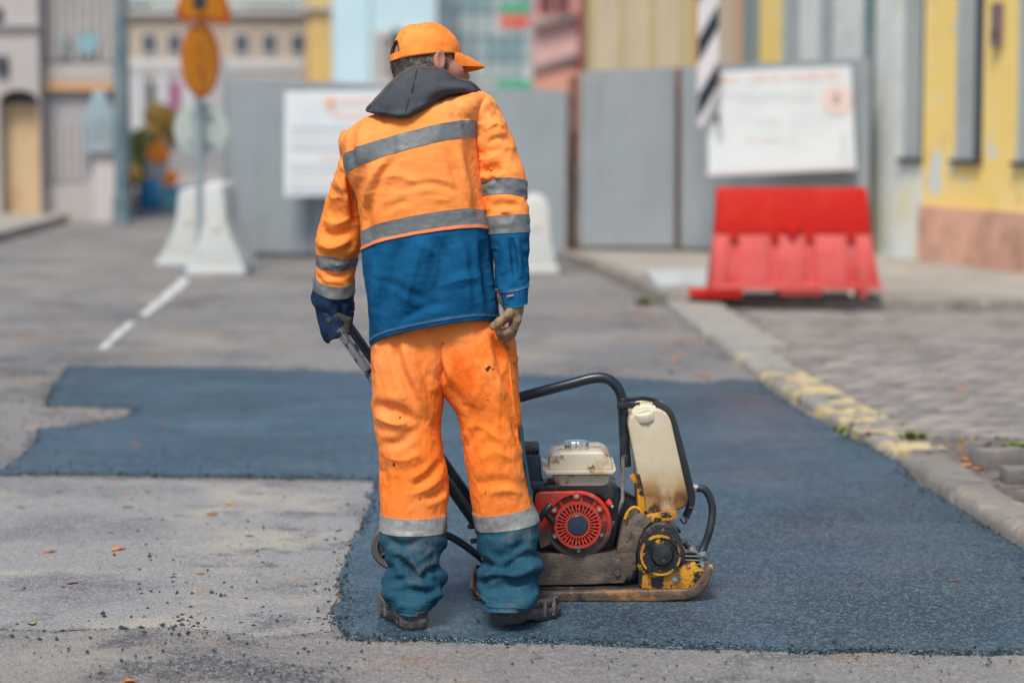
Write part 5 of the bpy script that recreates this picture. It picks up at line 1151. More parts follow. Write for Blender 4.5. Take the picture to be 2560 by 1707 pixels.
# ---------- jacket torso
JK = [
 dict(L=(924, 868), R=(1250, 811), Y=6.86, b=.165, dy=36, e=.86),      # 0 hem
 dict(L=(923, 852), R=(1248, 794), Y=6.86, b=.165, dy=36, e=.86),      # 1 hem stitching
 dict(L=(919, 775), R=(1241, 735), Y=6.86, b=.165, dy=35, e=.86),
 dict(L=(909, 690), R=(1230, 655), Y=6.86, b=.16, dy=33, e=.86),
 dict(L=(906, 633), R=(1226, 580), Y=6.865, b=.158, dy=30, e=.86),     # 4 blue / piping
 dict(L=(906, 626), R=(1225, 572), Y=6.867, b=.158, dy=30, e=.86),     # 5 tape lower edge
 dict(L=(904, 586), R=(1216, 531), Y=6.872, b=.16, dy=28, e=.86),      # 6 tape upper edge
 dict(L=(893, 500), R=(1206, 462), Y=6.885, b=.165, dy=27, e=.85),
 dict(L=(868, 440), R=(1193, 352), Y=6.905, b=.17, dy=24, e=.83),      # 8 upper tape lower edge
 dict(L=(858, 398), R=(1196, 310), Y=6.925, b=.17, dy=24, e=.82),      # 9 upper tape upper edge
 dict(L=(852, 362), R=(1214, 268), Y=6.945, b=.165, dy=22, e=.84),
 dict(L=(862, 334), R=(1222, 246), Y=6.965, b=.150, dy=18, e=.9),
 dict(L=(894, 306), R=(1218, 234), Y=6.99, b=.120, dy=12, e=1.0),
 dict(L=(950, 280), R=(1196, 230), Y=7.01, b=.095, dy=6, e=1.0),
 dict(L=(1000, 262), R=(1160, 232), Y=7.02, b=.08, dy=4, e=1.0),
]
T = Loft(JK, 260, 26)
zz = T.V[..., 2]
FOLD[0] = 1.35
T.noise(.0045, 5.0, (1.6, 1, .7), 1); T.noise(.0014, 12, (1.8, 1, .5), 2, True); T.noise(.0007, 30, (1, 1, 1.5), 3); T.noise(.0005, 30, (.7, 1, 1.8), 4, True)
T.creases([
 ([(1165, 345), (1180, 420), (1195, 500), (1205, 560)], 15, -.007), ([(1140, 355), (1160, 430), (1185, 520)], 18, .006), ([(1120, 370), (1150, 470), (1178, 528)], 10, -.005),
 ([(900, 400), (905, 470), (910, 540), (918, 590)], 16, -.006), ([(960, 400), (930, 450), (912, 520)], 14, .009), ([(1000, 385), (955, 440), (925, 520), (915, 570)], 9, -.005),
 ([(940, 450), (1000, 440), (1060, 470)], 12, .004), ([(1010, 470), (1080, 460), (1150, 480)], 8, -.003), ([(1000, 500), (1070, 495), (1140, 505)], 9, .003), ([(950, 530), (1020, 500), (1100, 490)], 9, -.003),
 ([(1060, 590), (1035, 680), (1010, 780)], 20, .010), ([(1000, 600), (985, 680), (960, 790)], 16, -.008), ([(1110, 590), (1100, 690), (1080, 780)], 22, -.009), ([(1160, 600), (1165, 700), (1180, 780)], 24, .008), ([(940, 640), (935, 740), (940, 830)], 12, .008), ([(1205, 600), (1215, 690), (1228, 780)], 10, -.008),
 ([(1090, 720), (1150, 700), (1210, 690)], 12, .004), ([(960, 700), (1020, 730), (1090, 760)], 10, -.003), ([(1030, 600), (1090, 640), (1120, 700)], 12, .004), ([(990, 810), (1060, 770), (1140, 755)], 10, -.003),
 ([(1140, 255), (1160, 290), (1172, 305)], 9, -.006), ([(1110, 250), (1130, 290)], 9, .004), ([(930, 290), (900, 330), (880, 370)], 10, .005), ([(890, 330), (880, 370), (885, 420)], 8, -.005),
])
r_hem, r_hs, r_blue, r_tl, r_tu, r_ul, r_uu = [T.krow[i] for i in (0, 1, 4, 5, 6, 8, 9)]
T.build('jacket', [m_or, m_bl, m_seamb], man, cap1=True, rowmat=lambda r: 1 if r < r_blue else 0, thick=.004)
T.band('reflective_tape', m_tape, man, r_tl, r_tu); T.band('reflective_tape', m_tape, man, r_ul, r_uu)
T.band('orange_piping', m_seam, man, r_blue, r_tl, .0035)
T.band('hem_stitching', m_seamb, man, r_hs - 2, r_hs, .0022); 
# yoke seam at the armholes comes from the sleeve joins
# ---------- sleeves
SR = [
 dict(L=(1150, 320), R=(1206, 234), Y=6.965, b=.075, dy=0, e=.95), dict(L=(1166, 345), R=(1226, 240), Y=6.955, b=.082, dy=2, e=.95), dict(L=(1180, 378), R=(1250, 278), Y=6.94, b=.082, dy=4, e=.95),
 dict(L=(1190, 412), R=(1274, 330), Y=6.925, b=.078, dy=6, e=.95), dict(L=(1188, 436), R=(1296, 388), Y=6.91, b=.074, dy=8, e=.95),
 dict(L=(1194, 464), R=(1319, 458), Y=6.885, b=.068, dy=18, e=.95),   # 5 tape top
 dict(L=(1200, 497), R=(1316, 497), Y=6.872, b=.066, dy=14, e=.95),  # 6 tape bottom
 dict(L=(1206, 517), R=(1321, 518), Y=6.866, b=.066, dy=8, e=.95),
 dict(L=(1213, 543), R=(1320, 537), Y=6.858, b=.064, dy=4, e=.95),   # 8 lower tape top
 dict(L=(1222, 586), R=(1320, 581), Y=6.845, b=.062, dy=2, e=.95),   # 9 lower tape bottom
 dict(L=(1233, 646), R=(1318, 646), Y=6.825, b=.060, dy=0, e=.95), dict(L=(1235, 690), R=(1321, 690), Y=6.81, b=.058, dy=-3, e=.95), dict(L=(1237, 720), R=(1321, 708), Y=6.80, b=.055, dy=-5, e=.95),
]
S = Loft(SR, 160, 24); S.noise(.0045, 8, (1, 1, 1.3), 11); S.noise(.003, 18, (1, 1, 1.6), 12, True); S.noise(.001, 45, (1, 1, 1), 13)
S.creases([([(1205, 440), (1230, 425), (1265, 420)], 9, -.009), ([(1195, 400), (1222, 400), (1255, 385)], 10, .007), ([(1200, 470), (1215, 452), (1240, 445)], 7, -.010), ([(1205, 300), (1225, 275), (1250, 300)], 9, -.006), ([(1210, 330), (1240, 310), (1268, 330)], 10, .006), ([(1215, 360), (1250, 345), (1280, 360)], 8, -.005),
 ([(1225, 520), (1260, 510), (1300, 515)], 8, -.006), ([(1290, 590), (1298, 640), (1302, 700)], 8, .006), ([(1280, 595), (1285, 640), (1290, 700)], 6, -.006), ([(1255, 600), (1262, 650), (1250, 705)], 9, .005), ([(1240, 540), (1258, 530), (1280, 532)], 6, .004)])
k = S.krow; S.build('jacket_sleeve', [m_or, m_bl], man, cap0=True, rowmat=lambda r: 1 if r >= S.krow[9] else 0, thick=.004)
S.band('reflective_tape', m_tape, man, k[5], k[6]); S.band('reflective_tape', m_tape, man, k[8], k[9])
CF = Loft([dict(L=(1243, 717), R=(1322, 705), Y=6.79, b=.054, dy=-5), dict(L=(1249, 728), R=(1322, 714), Y=6.785, b=.054, dy=-5), dict(L=(1254, 748), R=(1320, 738), Y=6.78, b=.054, dy=-5), dict(L=(1258, 765), R=(1319, 757), Y=6.775, b=.052, dy=-4)], 80, 20)
CF.noise(.002, 20, (1, 1, 1), 15); CF.build('sleeve_cuff', m_bl, man, thick=.004); CF.band('cuff_seam', m_seamb, man, CF.krow[1] - 1, CF.krow[1], .002)
a_, b_ = P(1268, 741, 6.7265), P(1284, 738, 6.7235); tube('cuff_buttonhole', [a_, b_], .0022, m_seam, man, 6)
SL = [
 dict(L=(856, 330), R=(915, 318), Y=6.985, b=.07, dy=0), dict(L=(848, 356), R=(900, 352), Y=6.985, b=.08, dy=-4), dict(L=(851, 392), R=(898, 392), Y=6.99, b=.082, dy=-6), dict(L=(842, 420), R=(904, 420), Y=6.995, b=.08, dy=-8),
 dict(L=(826, 465), R=(908, 468), Y=7.005, b=.076, dy=-10), dict(L=(807, 534), R=(914, 545), Y=7.03, b=.07, dy=-12), dict(L=(790, 598), R=(910, 612), Y=7.03, b=.066, dy=-14),
 dict(L=(790, 632), R=(894, 645), Y=7.04, b=.062, dy=-6),      # 7 tape top
 dict(L=(790, 660), R=(892, 662), Y=7.045, b=.060, dy=-16),     # 8 tape bottom
 dict(L=(787, 688), R=(886, 700), Y=7.052, b=.058, dy=-21),      # 9 tape 2 top
 dict(L=(783, 714), R=(886, 729), Y=7.058, b=.056, dy=-22),     # 10 tape 2 bottom
 dict(L=(782, 742), R=(886, 748), Y=7.062, b=.054, dy=-18), dict(L=(792, 772), R=(884, 776), Y=7.066, b=.050, dy=-14), dict(L=(797, 800), R=(880, 802), Y=7.07, b=.046, dy=-12), dict(L=(804, 824), R=(866, 814), Y=7.072, b=.042, dy=-14), dict(L=(812, 836), R=(850, 824), Y=7.074, b=.036, dy=-12),
]
S2 = Loft(SL, 160, 24); S2.noise(.0045, 8, (1, 1, 1.2), 21); S2.noise(.003, 17, (1, 1, 1.5), 22, True); S2.noise(.001, 45, (1, 1, 1), 23)
S2.creases([([(800, 575), (830, 590), (870, 575)], 12, -.008), ([(805, 545), (840, 560), (880, 540)], 12, .007), ([(795, 610), (830, 620), (880, 600)], 9, .005), ([(835, 440), (860, 480), (870, 540)], 12, .007), ([(870, 440), (885, 500), (890, 560)], 9, -.008), ([(855, 385), (870, 410), (890, 420)], 8, -.008), ([(800, 670), (840, 690), (880, 675)], 7, -.005), ([(810, 750), (830, 790), (835, 820)], 9, .006), ([(850, 760), (855, 800), (850, 825)], 7, -.006), ([(815, 650), (850, 662), (880, 650)], 6, .004)])
k = S2.krow; S2.build('jacket_sleeve', [m_or, m_nv], man, cap0=True, rowmat=lambda r: 1 if r >= S2.krow[10] else 0, thick=.004)
S2.band('reflective_tape', m_tape, man, k[7], k[8]); S2.band('reflective_tape', m_tape, man, k[9], k[10])
CL = Loft([dict(L=(793, 768), R=(885, 770), Y=7.068, b=.056, dy=-12), dict(L=(796, 800), R=(881, 797), Y=7.07, b=.062, dy=-14), dict(L=(803, 824), R=(878, 812), Y=7.072, b=.068, dy=-14), dict(L=(810, 842), R=(868, 824), Y=7.072, b=.066, dy=-12), dict(L=(822, 856), R=(852, 834), Y=7.072, b=.058, dy=-2)], 70, 16)
CL.noise(.004, 22, (1, 1, 1), 31, True); CL.build('sleeve_cuff', m_nv, man, thick=.003)

# ---------- trousers
def leg_tag(r): return r
LL = [
 (945, 1160, 770, 6.875, .105, 8, .9), (931, 1152, 835, 6.86, .118, 8, .88), (925, 1136, 890, 6.85, .122, 4, .88), (925, 1120, 941, 6.84, .118, 0, .92), (928, 1111, 985, 6.83, .11, 0, .95), (931, 1107, 1023, 6.83, .105, 0, .95),
 (938, 1102, 1073, 6.825, .10, 0, .95), (949, 1111, 1132, 6.82, .098, 0, .95), (953, 1120, 1190, 6.82, .096, 0, .95), (953, 1122, 1237, 6.815, .094, 0, .95),
 (953, 1117, 1283, 6.81, .09, -2, .95), (951, 1117, 1325, 6.805, .088, -2, .95), (951, 1113, 1362, 6.795, .086, 0, .95), (962, 1104, 1388, 6.79, .086, 0, 1), (976, 1096, 1411, 6.785, .086, 2, 1), (966, 1108, 1432, 6.775, .090, 0, 1),
 (952, 1114, 1456, 6.76, .090, -3, 1), (962, 1106, 1480, 6.735, .092, -4, 1), (977, 1084, 1500, 6.715, .092, -3, 1), (982, 1078, 1520, 6.708, .092, -4, 1)]
RL = [
 (1025, 1236, 760, 750, 6.875, .105, 8, .9), (1034, 1262, 838, 815, 6.86, .118, 8, .88), (1046, 1289, 872, 850, 6.855, .120, 6, .88), (1060, 1294, 905, 890, 6.85, .122, 4, .88), (1088, 1297, 950, 935, 6.84, .118, 0, .92), (1113, 1300, 990, 980, 6.83, .11, 0, .95), (1138, 1303, 1035, 1030, 6.83, .103, 0, .95),
 (1152, 1308, 1088, 1085, 6.825, .10, 0, .95), (1164, 1314, 1147, 1147, 6.82, .098, 0, .95), (1175, 1322, 1199, 1195, 6.82, .096, 0, .95), (1179, 1329, 1240, 1230, 6.82, .094, 0, .95),
 (1184, 1335, 1281, 1258, 6.82, .09, -4, .95), (1192, 1349, 1321, 1299, 6.82, .088, -4, .95), (1197, 1349, 1362, 1340, 6.81, .086, 0, .95), (1204, 1346, 1392, 1378, 6.80, .088, 0, 1), (1205, 1354, 1414, 1404, 6.795, .090, 0, 1), (1194, 1350, 1436, 1432, 6.785, .092, 0, 1),
 (1192, 1345, 1460, 1455, 6.775, .090, -3, 1), (1197, 1343, 1484, 1480, 6.74, .092, -4, 1), (1209, 1334, 1496, 1492, 6.71, .100, -3, 1), (1212, 1320, 1512, 1506, 6.70, .102, -6, 1)]
def leg(keys, seed, cr, kt=10):
    ks = []
    for q in keys:
        if len(q) == 7: x0, x1, y0, Y_, b, dy, e = q; y1 = y0
        else: x0, x1, y0, y1, Y_, b, dy, e = q
        ks.append(dict(L=(x0, y0), R=(x1, y1), Y=Y_, b=b, dy=dy, e=e))
    Lg = Loft(ks, 190, 22)
    px, py = project(Lg.V); low = np.clip((py - 1325) / 60, 0, 1); up = 1 - low
    Lg.noise(.0045, 5, (1.3, 1, .6), seed); Lg.noise(.0022, 11, (1.4, 1, .8), seed + 1, True, mask=up)
    # buckled stack of folds above the boot
    th = Lg.th[None, :]; ph = (py - 1330) / 200 * 2 * np.pi * 2.6
    Lg.displace(low * .0052 * (np.sin(ph + 1.6 * np.sin(th + seed)) + .5 * np.sin(1.7 * ph + 2.1 * np.cos(2 * th + seed))))
    Lg.noise(.0022, 12, (1, 1, 1.7), seed + 2, True, mask=low); Lg.noise(.001, 34, (1, 1, 1), seed + 3); Lg.noise(.0010, 42, (1.6, 1, .8), seed + 4, True)
    Lg.creases(cr); r1, r2 = Lg.krow[kt], Lg.krow[kt + 1]
    return Lg, r1, r2
cl_l = [([(1000, 830), (1020, 900), (1050, 980), (1085, 1060)], 12, .011), ([(985, 840), (1000, 920), (1040, 1010)], 9, -.006), ([(1045, 820), (1060, 900), (1085, 970)], 14, -.008),
 ([(930, 1010), (975, 1020), (1010, 1035), (1030, 1060)], 13, -.011), ([(935, 1040), (990, 1060), (1030, 1050)], 12, .010), ([(950, 1110), (1000, 1105), (1045, 1070)], 11, -.008), ([(960, 1140), (1010, 1150), (1060, 1130)], 14, .007), ([(1105, 1150), (1070, 1190), (1030, 1215)], 9, -.009), ([(1115, 1185), (1070, 1220), (1020, 1240)], 9, .006), ([(1118, 1220), (1090, 1240), (1060, 1250)], 8, -.006), ([(955, 1170), (965, 1200), (960, 1240)], 8, -.005),
 ([(960, 1340), (1010, 1365), (1060, 1345)], 10, -.008), ([(985, 1390), (1020, 1420), (1035, 1455)], 9, -.014), ([(1010, 1380), (1045, 1400), (1080, 1370)], 10, .008), ([(1060, 1450), (1075, 1425), (1105, 1430)], 8, -.012), ([(965, 1445), (1010, 1435), (1040, 1460), (1090, 1462)], 10, .010), ([(965, 1480), (1020, 1472), (1075, 1478), (1100, 1470)], 7, -.012)]
cl_r = [([(1090, 850), (1093, 900), (1110, 960)], 9, -.014), ([(1215, 820), (1222, 870), (1235, 930)], 12, .008), ([(1235, 830), (1245, 880), (1262, 940), (1285, 990)], 9, -.006), ([(1190, 900), (1230, 950), (1260, 1000)], 12, .005), ([(1120, 960), (1160, 1010), (1200, 1040)], 14, -.004), ([(1205, 1065), (1235, 1090), (1260, 1105)], 9, .005),
 ([(1170, 1120), (1185, 1090), (1200, 1070)], 10, -.007), ([(1280, 1040), (1290, 1080), (1310, 1130)], 9, -.007), ([(1200, 1150), (1240, 1130), (1280, 1150)], 14, .005), ([(1190, 1215), (1240, 1200), (1310, 1210)], 12, -.004), ([(1215, 1240), (1260, 1225), (1310, 1235)], 9, .004),
 ([(1205, 1345), (1250, 1350), (1310, 1325)], 12, .007), ([(1230, 1400), (1275, 1385), (1320, 1350)], 12, -.009), ([(1265, 1430), (1285, 1400), (1335, 1380)], 9, -.012), ([(1205, 1430), (1260, 1440), (1320, 1425), (1345, 1412)], 10, .010), ([(1200, 1460), (1240, 1445), (1290, 1455), (1340, 1440)], 8, -.012), ([(1205, 1490), (1260, 1480), (1330, 1485)], 9, .008), ([(1212, 1508), (1265, 1500), (1325, 1505)], 6, -.008)]
pelvis = None
FOLD[0] = 1.0
for keys, seed, cr, kt in ((LL, 41, cl_l, 10), (RL, 51, cl_r, 11)):
    Lg, r1, r2 = leg(keys, seed, cr, kt)
    Lg.build('trouser_leg', [m_ort, m_blt], man, cap0=True, rowmat=lambda r, r2=r2: 1 if r >= r2 else 0, thick=.004); Lg.band('reflective_tape', m_tape2, man, r1, r2)
    Lg.band('trouser_hem', m_blt, man, Lg.N - 8, Lg.N - 3, .003)
# side pocket flap on the right thigh and dark knee panel strip
tube('pocket_flap', spline([P(1270, 900, 6.775), P(1284, 898, 6.79), P(1293, 897, 6.81)], 4), .006, m_ort, man, 8, flat=(.5, 1.6))
tube('pocket_edge', spline([P(1272, 905, 6.772), P(1280, 980, 6.768), P(1290, 1058, 6.775)], 6), .004, m_ort, man, 8)
tube('side_panel', spline([P(1302, 1064, 6.80), P(1309, 1120, 6.80), P(1318, 1180, 6.80), P(1327, 1236, 6.80)], 6), .008, m_blt, man, 10, flat=(.6, 2.6))

# ---------- hood lying on the shoulders: each rib runs from the rim to the lower edge
rim = [(918, 276), (938, 255), (964, 226), (1004, 190), (1045, 172), (1095, 178), (1140, 198), (1176, 210), (1194, 226), (1199, 238)]
bot = [(920, 282), (938, 288), (968, 291), (1007, 296), (1040, 284), (1082, 258), (1120, 240), (1160, 234), (1186, 236), (1197, 241)]
yr = [6.90, 6.885, 6.90, 6.915, 6.93, 6.935, 6.945, 6.965, 6.99, 7.01]; yb = [6.86, 6.80, 6.765, 6.755, 6.765, 6.79, 6.83, 6.88, 6.93, 6.99]; th_ = [.012, .035, .05, .058, .058, .055, .05, .04, .03, .012]
ui = np.linspace(0, 9, 90); Rm = pchip(np.arange(10.), np.array([P(*p, y) for p, y in zip(rim, yr)]), ui); Bm = pchip(np.arange(10.), np.array([P(*p, y) for p, y in zip(bot, yb)]), ui); Tm = pchip(np.arange(10.), np.array(th_), ui)
NS = 44; Vh = np.zeros((90, NS, 3)); tt = np.linspace(0, 2 * np.pi, NS, endpoint=False)
for i in range(90):
    c = (Rm[i] + Bm[i]) / 2; d = (Bm[i] - Rm[i]) / 2; n_ = np.array((0, -1.0, .25))
    ca_ = np.cos(tt); sa_ = np.sin(tt); fat = .75 + .35 * np.clip(-ca_, -1, 1) * -1
    Vh[i] = c + d * ca_[:, None] + n_ * (Tm[i] * sa_ * (.62 + .38 * ca_) * np.where(sa_ > 0, 1.0, .55))[:, None]
class HL(Loft):
    def __init__(s, V): s.V = V; s.N, s.M = V.shape[:2]; s.th = tt; s.krow = []
Hd = HL(Vh); Hd.noise(.004, 9, (1, 1, 1), 61); Hd.noise(.002, 20, (1, 1, 1), 62, True)
FOLD[0] = 1.7
Hd.creases([([(1038, 178), (1035, 210), (1022, 250), (1010, 292)], 7, -.0015), ([(950, 262), (990, 248), (1020, 245)], 9, .006), ([(1010, 250), (1060, 232), (1120, 222), (1170, 222)], 10, .007), ([(1000, 215), (1040, 225), (1080, 215)], 9, -.005), ([(950, 280), (990, 275), (1030, 272)], 8, -.004), ([(1050, 210), (1100, 205), (1150, 212)], 8, -.004), ([(960, 240), (985, 225), (1010, 215)], 8, .004)])
Hd.build('hood', m_hood, man, cap0=True, cap1=True)
rim_pts = [Hd.V[i, np.argmin(np.linalg.norm(Hd.V[i] - Rm[i], axis=1))] for i in range(0, 90, 3)]
tube('hood_rim', rim_pts, .0075, m_hrim, man, 10)
sm = []
pxh, pyh = project(Hd.V); nh = Hd.normals()
for q in spline([(1040, 178, 0), (1036, 208, 0), (1022, 250, 0), (1012, 288, 0)], 4):
    dd = np.hypot(pxh - q[0], pyh - q[1]) + np.where(nh[..., 1] < 0, 0, 1e3); k_i = np.unravel_index(np.argmin(dd), dd.shape); sm.append(Hd.V[k_i] + nh[k_i] * .0018)
sm = np.array(sm); sm[1:-1] = (sm[:-2] + sm[1:-1] * 2 + sm[2:]) / 4; sm[1:-1] = (sm[:-2] + sm[1:-1] * 2 + sm[2:]) / 4
tube('hood_seam', sm, .0017, M('seam_dark', (.02, .024, .032), .9), man, 6)
FOLD[0] = 1.0

# ---------- head frame
yaw = R(64); pitch = R(3)
HF = np.array((math.sin(yaw) * math.cos(pitch), math.cos(yaw) * math.cos(pitch), -math.sin(pitch)))    # where he looks
HU = np.array((math.sin(yaw) * math.sin(pitch), math.cos(yaw) * math.sin(pitch), math.cos(pitch)))
roll = R(-10)
HS = np.cross(HF, HU)                                    # his right side, turned to the camera
HU, HS = HU * math.cos(roll) + HS * math.sin(roll), HS * math.cos(roll) - HU * math.sin(roll)
HC = P(1073, 156, 7.03)
def hp(f, s, u): return HC + HF * f + HS * s + HU * u
AX = np.array([HF, HS, HU])
# whole body as one continuous surface (mostly under the clothes)
sh_r, el_r, wr_r = P(1196, 300, 6.97), P(1266, 480, 6.885), P(1284, 745, 6.785)
sh_l, el_l, wr_l = P(905, 380, 6.985), P(848, 590, 7.03), P(842, 780, 7.07)
hip_r, kn_r, an_r = P(1180, 860, 6.85), P(1245, 1180, 6.82), P(1268, 1500, 6.765)
hip_l, kn_l, an_l = P(1010, 880, 6.85), P(1032, 1190, 6.82), P(1032, 1500, 6.765)
pel, chest, neckb = P(1095, 830, 6.86), P(1060, 450, 6.90), P(1065, 255, 7.0)
# right hand chain (hanging, half closed); left hand closed on the handle
k_r = P(1291, 808, 6.770)
fing_r = []
for i, (oy, ln, cu) in enumerate([(-.030, 1.0, 0), (-.010, 1.08, 2), (.012, 1.0, 4), (.031, .82, 6)]):
    b0 = P(1291 - i * 2, 800 + i * 3, 6.770 + oy); b1 = P(1284 - i * 2, 822 + i * 6, 6.768 + oy); b2 = P(1263 - i * 1, 832 + i * 7, 6.766 + oy * .9); b3 = P(1247 + i * 2, 829 + i * 7, 6.766 + oy * .85)
    fing_r.append([b0, b0 + (b1 - b0) * ln, b2, b3])
thumb_r = [P(1284, 772, 6.745), P(1270, 790, 6.733), P(1249, 806, 6.727), P(1234, 816, 6.733)]
hand_l = P(843, 806, 7.075); fing_l = []
for i, oy in enumerate((-.018, .004, .026, .047)):
    c = H0 + np.array((.004, oy + .02, .002)) + (H1 - H0) / np.linalg.norm(H1 - H0) * .0
    fing_l.append([c + (-.030, 0, .022), c + (-.010, 0, .036), c + (.022, 0, .022), c + (.020, 0, -.012)])
thumb_l = [hand_l + (.01, -.03, .01), hand_l + (.024, -.032, -.004), hand_l + (.034, -.028, -.022)]
def body_sdf(p, g=0.0, only=None):
    D = None
    def add(d, k=.02):
        nonlocal D
        D = d if D is None else smin(D, d, k)
    if only is None:
        add(s_ell(p, hp(-.012, 0, .008), (.094, .075, .094), AX)); add(s_ell(p, hp(.035, 0, -.045), (.062, .058, .085), AX), .03)
        add(s_ell(p, hp(.062, 0, -.085), (.032, .038, .028), AX), .025); add(s_cap(p, hp(.088, 0, .0), hp(.112, 0, -.035), .012, .015), .014)
        add(s_ell(p, hp(.080, .034, .012), (.018, .026, .012), AX), .015); add(s_ell(p, hp(.080, -.034, .012), (.018, .026, .012), AX), .015)
        add(s_ell(p, hp(.055, .048, -.03), (.03, .02, .025), AX), .02); add(s_ell(p, hp(.055, -.048, -.03), (.03, .02, .025), AX), .02); add(s_cap(p, hp(.088, -.02, -.062), hp(.088, .02, -.062), .010, .010), .012)
        for sd_ in (-1, 1):      # eyes sit in shallow sockets
            D = np.maximum(D, -s_ell(p, hp(.092, sd_ * .032, -.006), (.016, .016, .010), AX)); add(s_ell(p, hp(.076, sd_ * .032, -.006), (.013, .013, .013), AX), .004)
            e0 = hp(-.004, sd_ * .080, -.008); d = s_ell(p, e0, (.019, .010, .034), AX); d = np.maximum(d, -s_ell(p, e0 + HS * sd_ * .010 + HF * .003, (.011, .007, .022), AX)); add(d, .006)
        add(s_cap(p, hp(-.02, 0, -.05), neckb, .058, .066), .03); add(s_cap(p, neckb, chest + (0, .02, 0), .06, .10), .05); add(s_cap(p, chest + (0, .02, 0), pel + (0, .02, .06), .10, .09), .05)
        for a, b, c, r_ in ((sh_r, el_r, wr_r, (.045, .036, .026)), (sh_l, el_l, wr_l, (.045, .036, .026)), (hip_r, kn_r, an_r, (.066, .042, .028)), (hip_l, kn_l, an_l, (.066, .042, .028))):
            add(s_cap(p, a, b, r_[0], r_[1]), .02); add(s_cap(p, b, c, r_[1] * 1.02, r_[2]), .02)
        add(s_cap(p, chest + (0, .04, .1), sh_r, .06, .045), .03); add(s_cap(p, chest + (0, .04, .08), sh_l, .06, .045), .03)
        add(s_cap(p, an_l, P(1022, 1530, 6.80), .030, .022), .03); add(s_cap(p, an_r, P(1318, 1530, 6.80), .030, .022), .03)
    if only in (None, 'r'):
        add(s_cap(p, wr_r, P(1284, 775, 6.775), .027 + g, .026 + g), .01)
        for i, f in enumerate(fing_r):
            add(s_cap(p, P(1283, 768, 6.772 + (-.018, -.006, .006, .018)[i]), f[0], .015 + g, .0125 + g), .012)
            for a, b, r0, r1 in ((f[0], f[1], .0105, .0098), (f[1], f[2], .0098, .0092), (f[2], f[3], .0092, .0082)): add(s_cap(p, a, b, r0 + g, r1 + g), .004)
        for a, b, r0, r1 in zip(thumb_r[:-1], thumb_r[1:], (.0145, .0120, .0112), (.0120, .0112, .0098)): add(s_cap(p, a, b, r0 + g, r1 + g), .007)
    if only in (None, 'l'):
        add(s_cap(p, wr_l, hand_l, .028 + g, .024 + g), .012)
        for i, f in enumerate(fing_l):
            add(s_cap(p, hand_l + (-.002, (-.018, -.004, .012, .026)[i], .0), f[0], .014 + g, .0115 + g), .010)
            for a, b in zip(f[:-1], f[1:]): add(s_cap(p, a, b, .0095 + g, .0090 + g), .004)
        for a, b in zip(thumb_l[:-1], thumb_l[1:]): add(s_cap(p, a, b, .0115 + g, .010 + g), .006)
    return D
allp = np.array([sh_r, el_r, wr_r, sh_l, el_l, wr_l, an_r, an_l, hp(0, 0, .14), hp(.13, 0, 0)])
V, Fq = surfnet(lambda p: body_sdf(p, -.002), allp.min(0) - (.16, .30, .10), allp.max(0) + (.16, .30, .05), .0042)
mesh('body', V, Fq, m_skin, man, True)
gp = np.array(sum(fing_r, []) + thumb_r); lo_, hi_ = gp.min(0) - .04, gp.max(0) + (.04, .04, .055)
V, Fq = surfnet(lambda p: body_sdf(p, .0022, 'r'), lo_, hi_, .0024); V = V + .0008 * vnoise(V * 120, 3)[:, None] * np.array((1, 1, 1)); mesh('glove', V, Fq, m_glove, man, True)
# gauntlet of the glove showing under the cuff
GK = Loft([dict(L=(1238, 722), R=(1300, 722), Y=6.80, b=.034, dy=0), dict(L=(1244, 745), R=(1304, 748), Y=6.80, b=.034, dy=0), dict(L=(1254, 770), R=(1305, 770), Y=6.795, b=.032, dy=0), dict(L=(1260, 784), R=(1303, 784), Y=6.79, b=.030, dy=0)], 50, 16)
GK.noise(.003, 30, (1, 1, 1), 71, True); GK.build('glove_gauntlet', m_glove, man, thick=.002)
gp = np.array(sum(fing_l, []) + thumb_l + [hand_l]); lo_, hi_ = gp.min(0) - .04, gp.max(0) + (.04, .04, .04)
V, Fq = surfnet(lambda p: body_sdf(p, .002, 'l'), lo_, hi_, .0026); mesh('glove', V, Fq, m_gdark, man, True)

# ---------- hair below the cap
hv = []; hf = []; rg = np.random.default_rng(4)
def hair_ok(f, s, u): return u < .012 and f < .03 and u > -.085 + max(0, f + .03) * .55 and not (abs(f + .004) < .024 and u < .03 and abs(s) > .06)
cnt = 0
while cnt < 5200:
    a = rg.uniform(0, 2 * np.pi); u = rg.uniform(-.09, .015); rr = math.sqrt(max(0, 1 - ((u - .008) / .102) ** 2)); f = -.012 + .0965 * rr * math.cos(a); s = .0772 * rr * math.sin(a)
    if not hair_ok(f, s, u): 
        cnt += .02; continue
    cnt += 1; p = hp(f, s, u); out = hp(f, s, u) - hp(-.012, 0, .02); out /= np.linalg.norm(out); dn = -HU * .9 - HF * .25 + out * .28 + rg.normal(size=3) * .16; dn /= np.linalg.norm(dn); sd_ = np.cross(dn, out); sd_ /= np.linalg.norm(sd_) + 1e-9
    l = rg.uniform(.010, .018); w_ = rg.uniform(.0006, .0011); o = len(hv); hv += [p - sd_ * w_ - out * .002, p + sd_ * w_ - out * .002, p + dn * l * .6 + out * .001 + sd_ * w_ * .7, p + dn * l + out * .0005, p + dn * l * .6 + out * .001 - sd_ * w_ * .7]; hf.append((o, o + 1, o + 2, o + 3, o + 4))
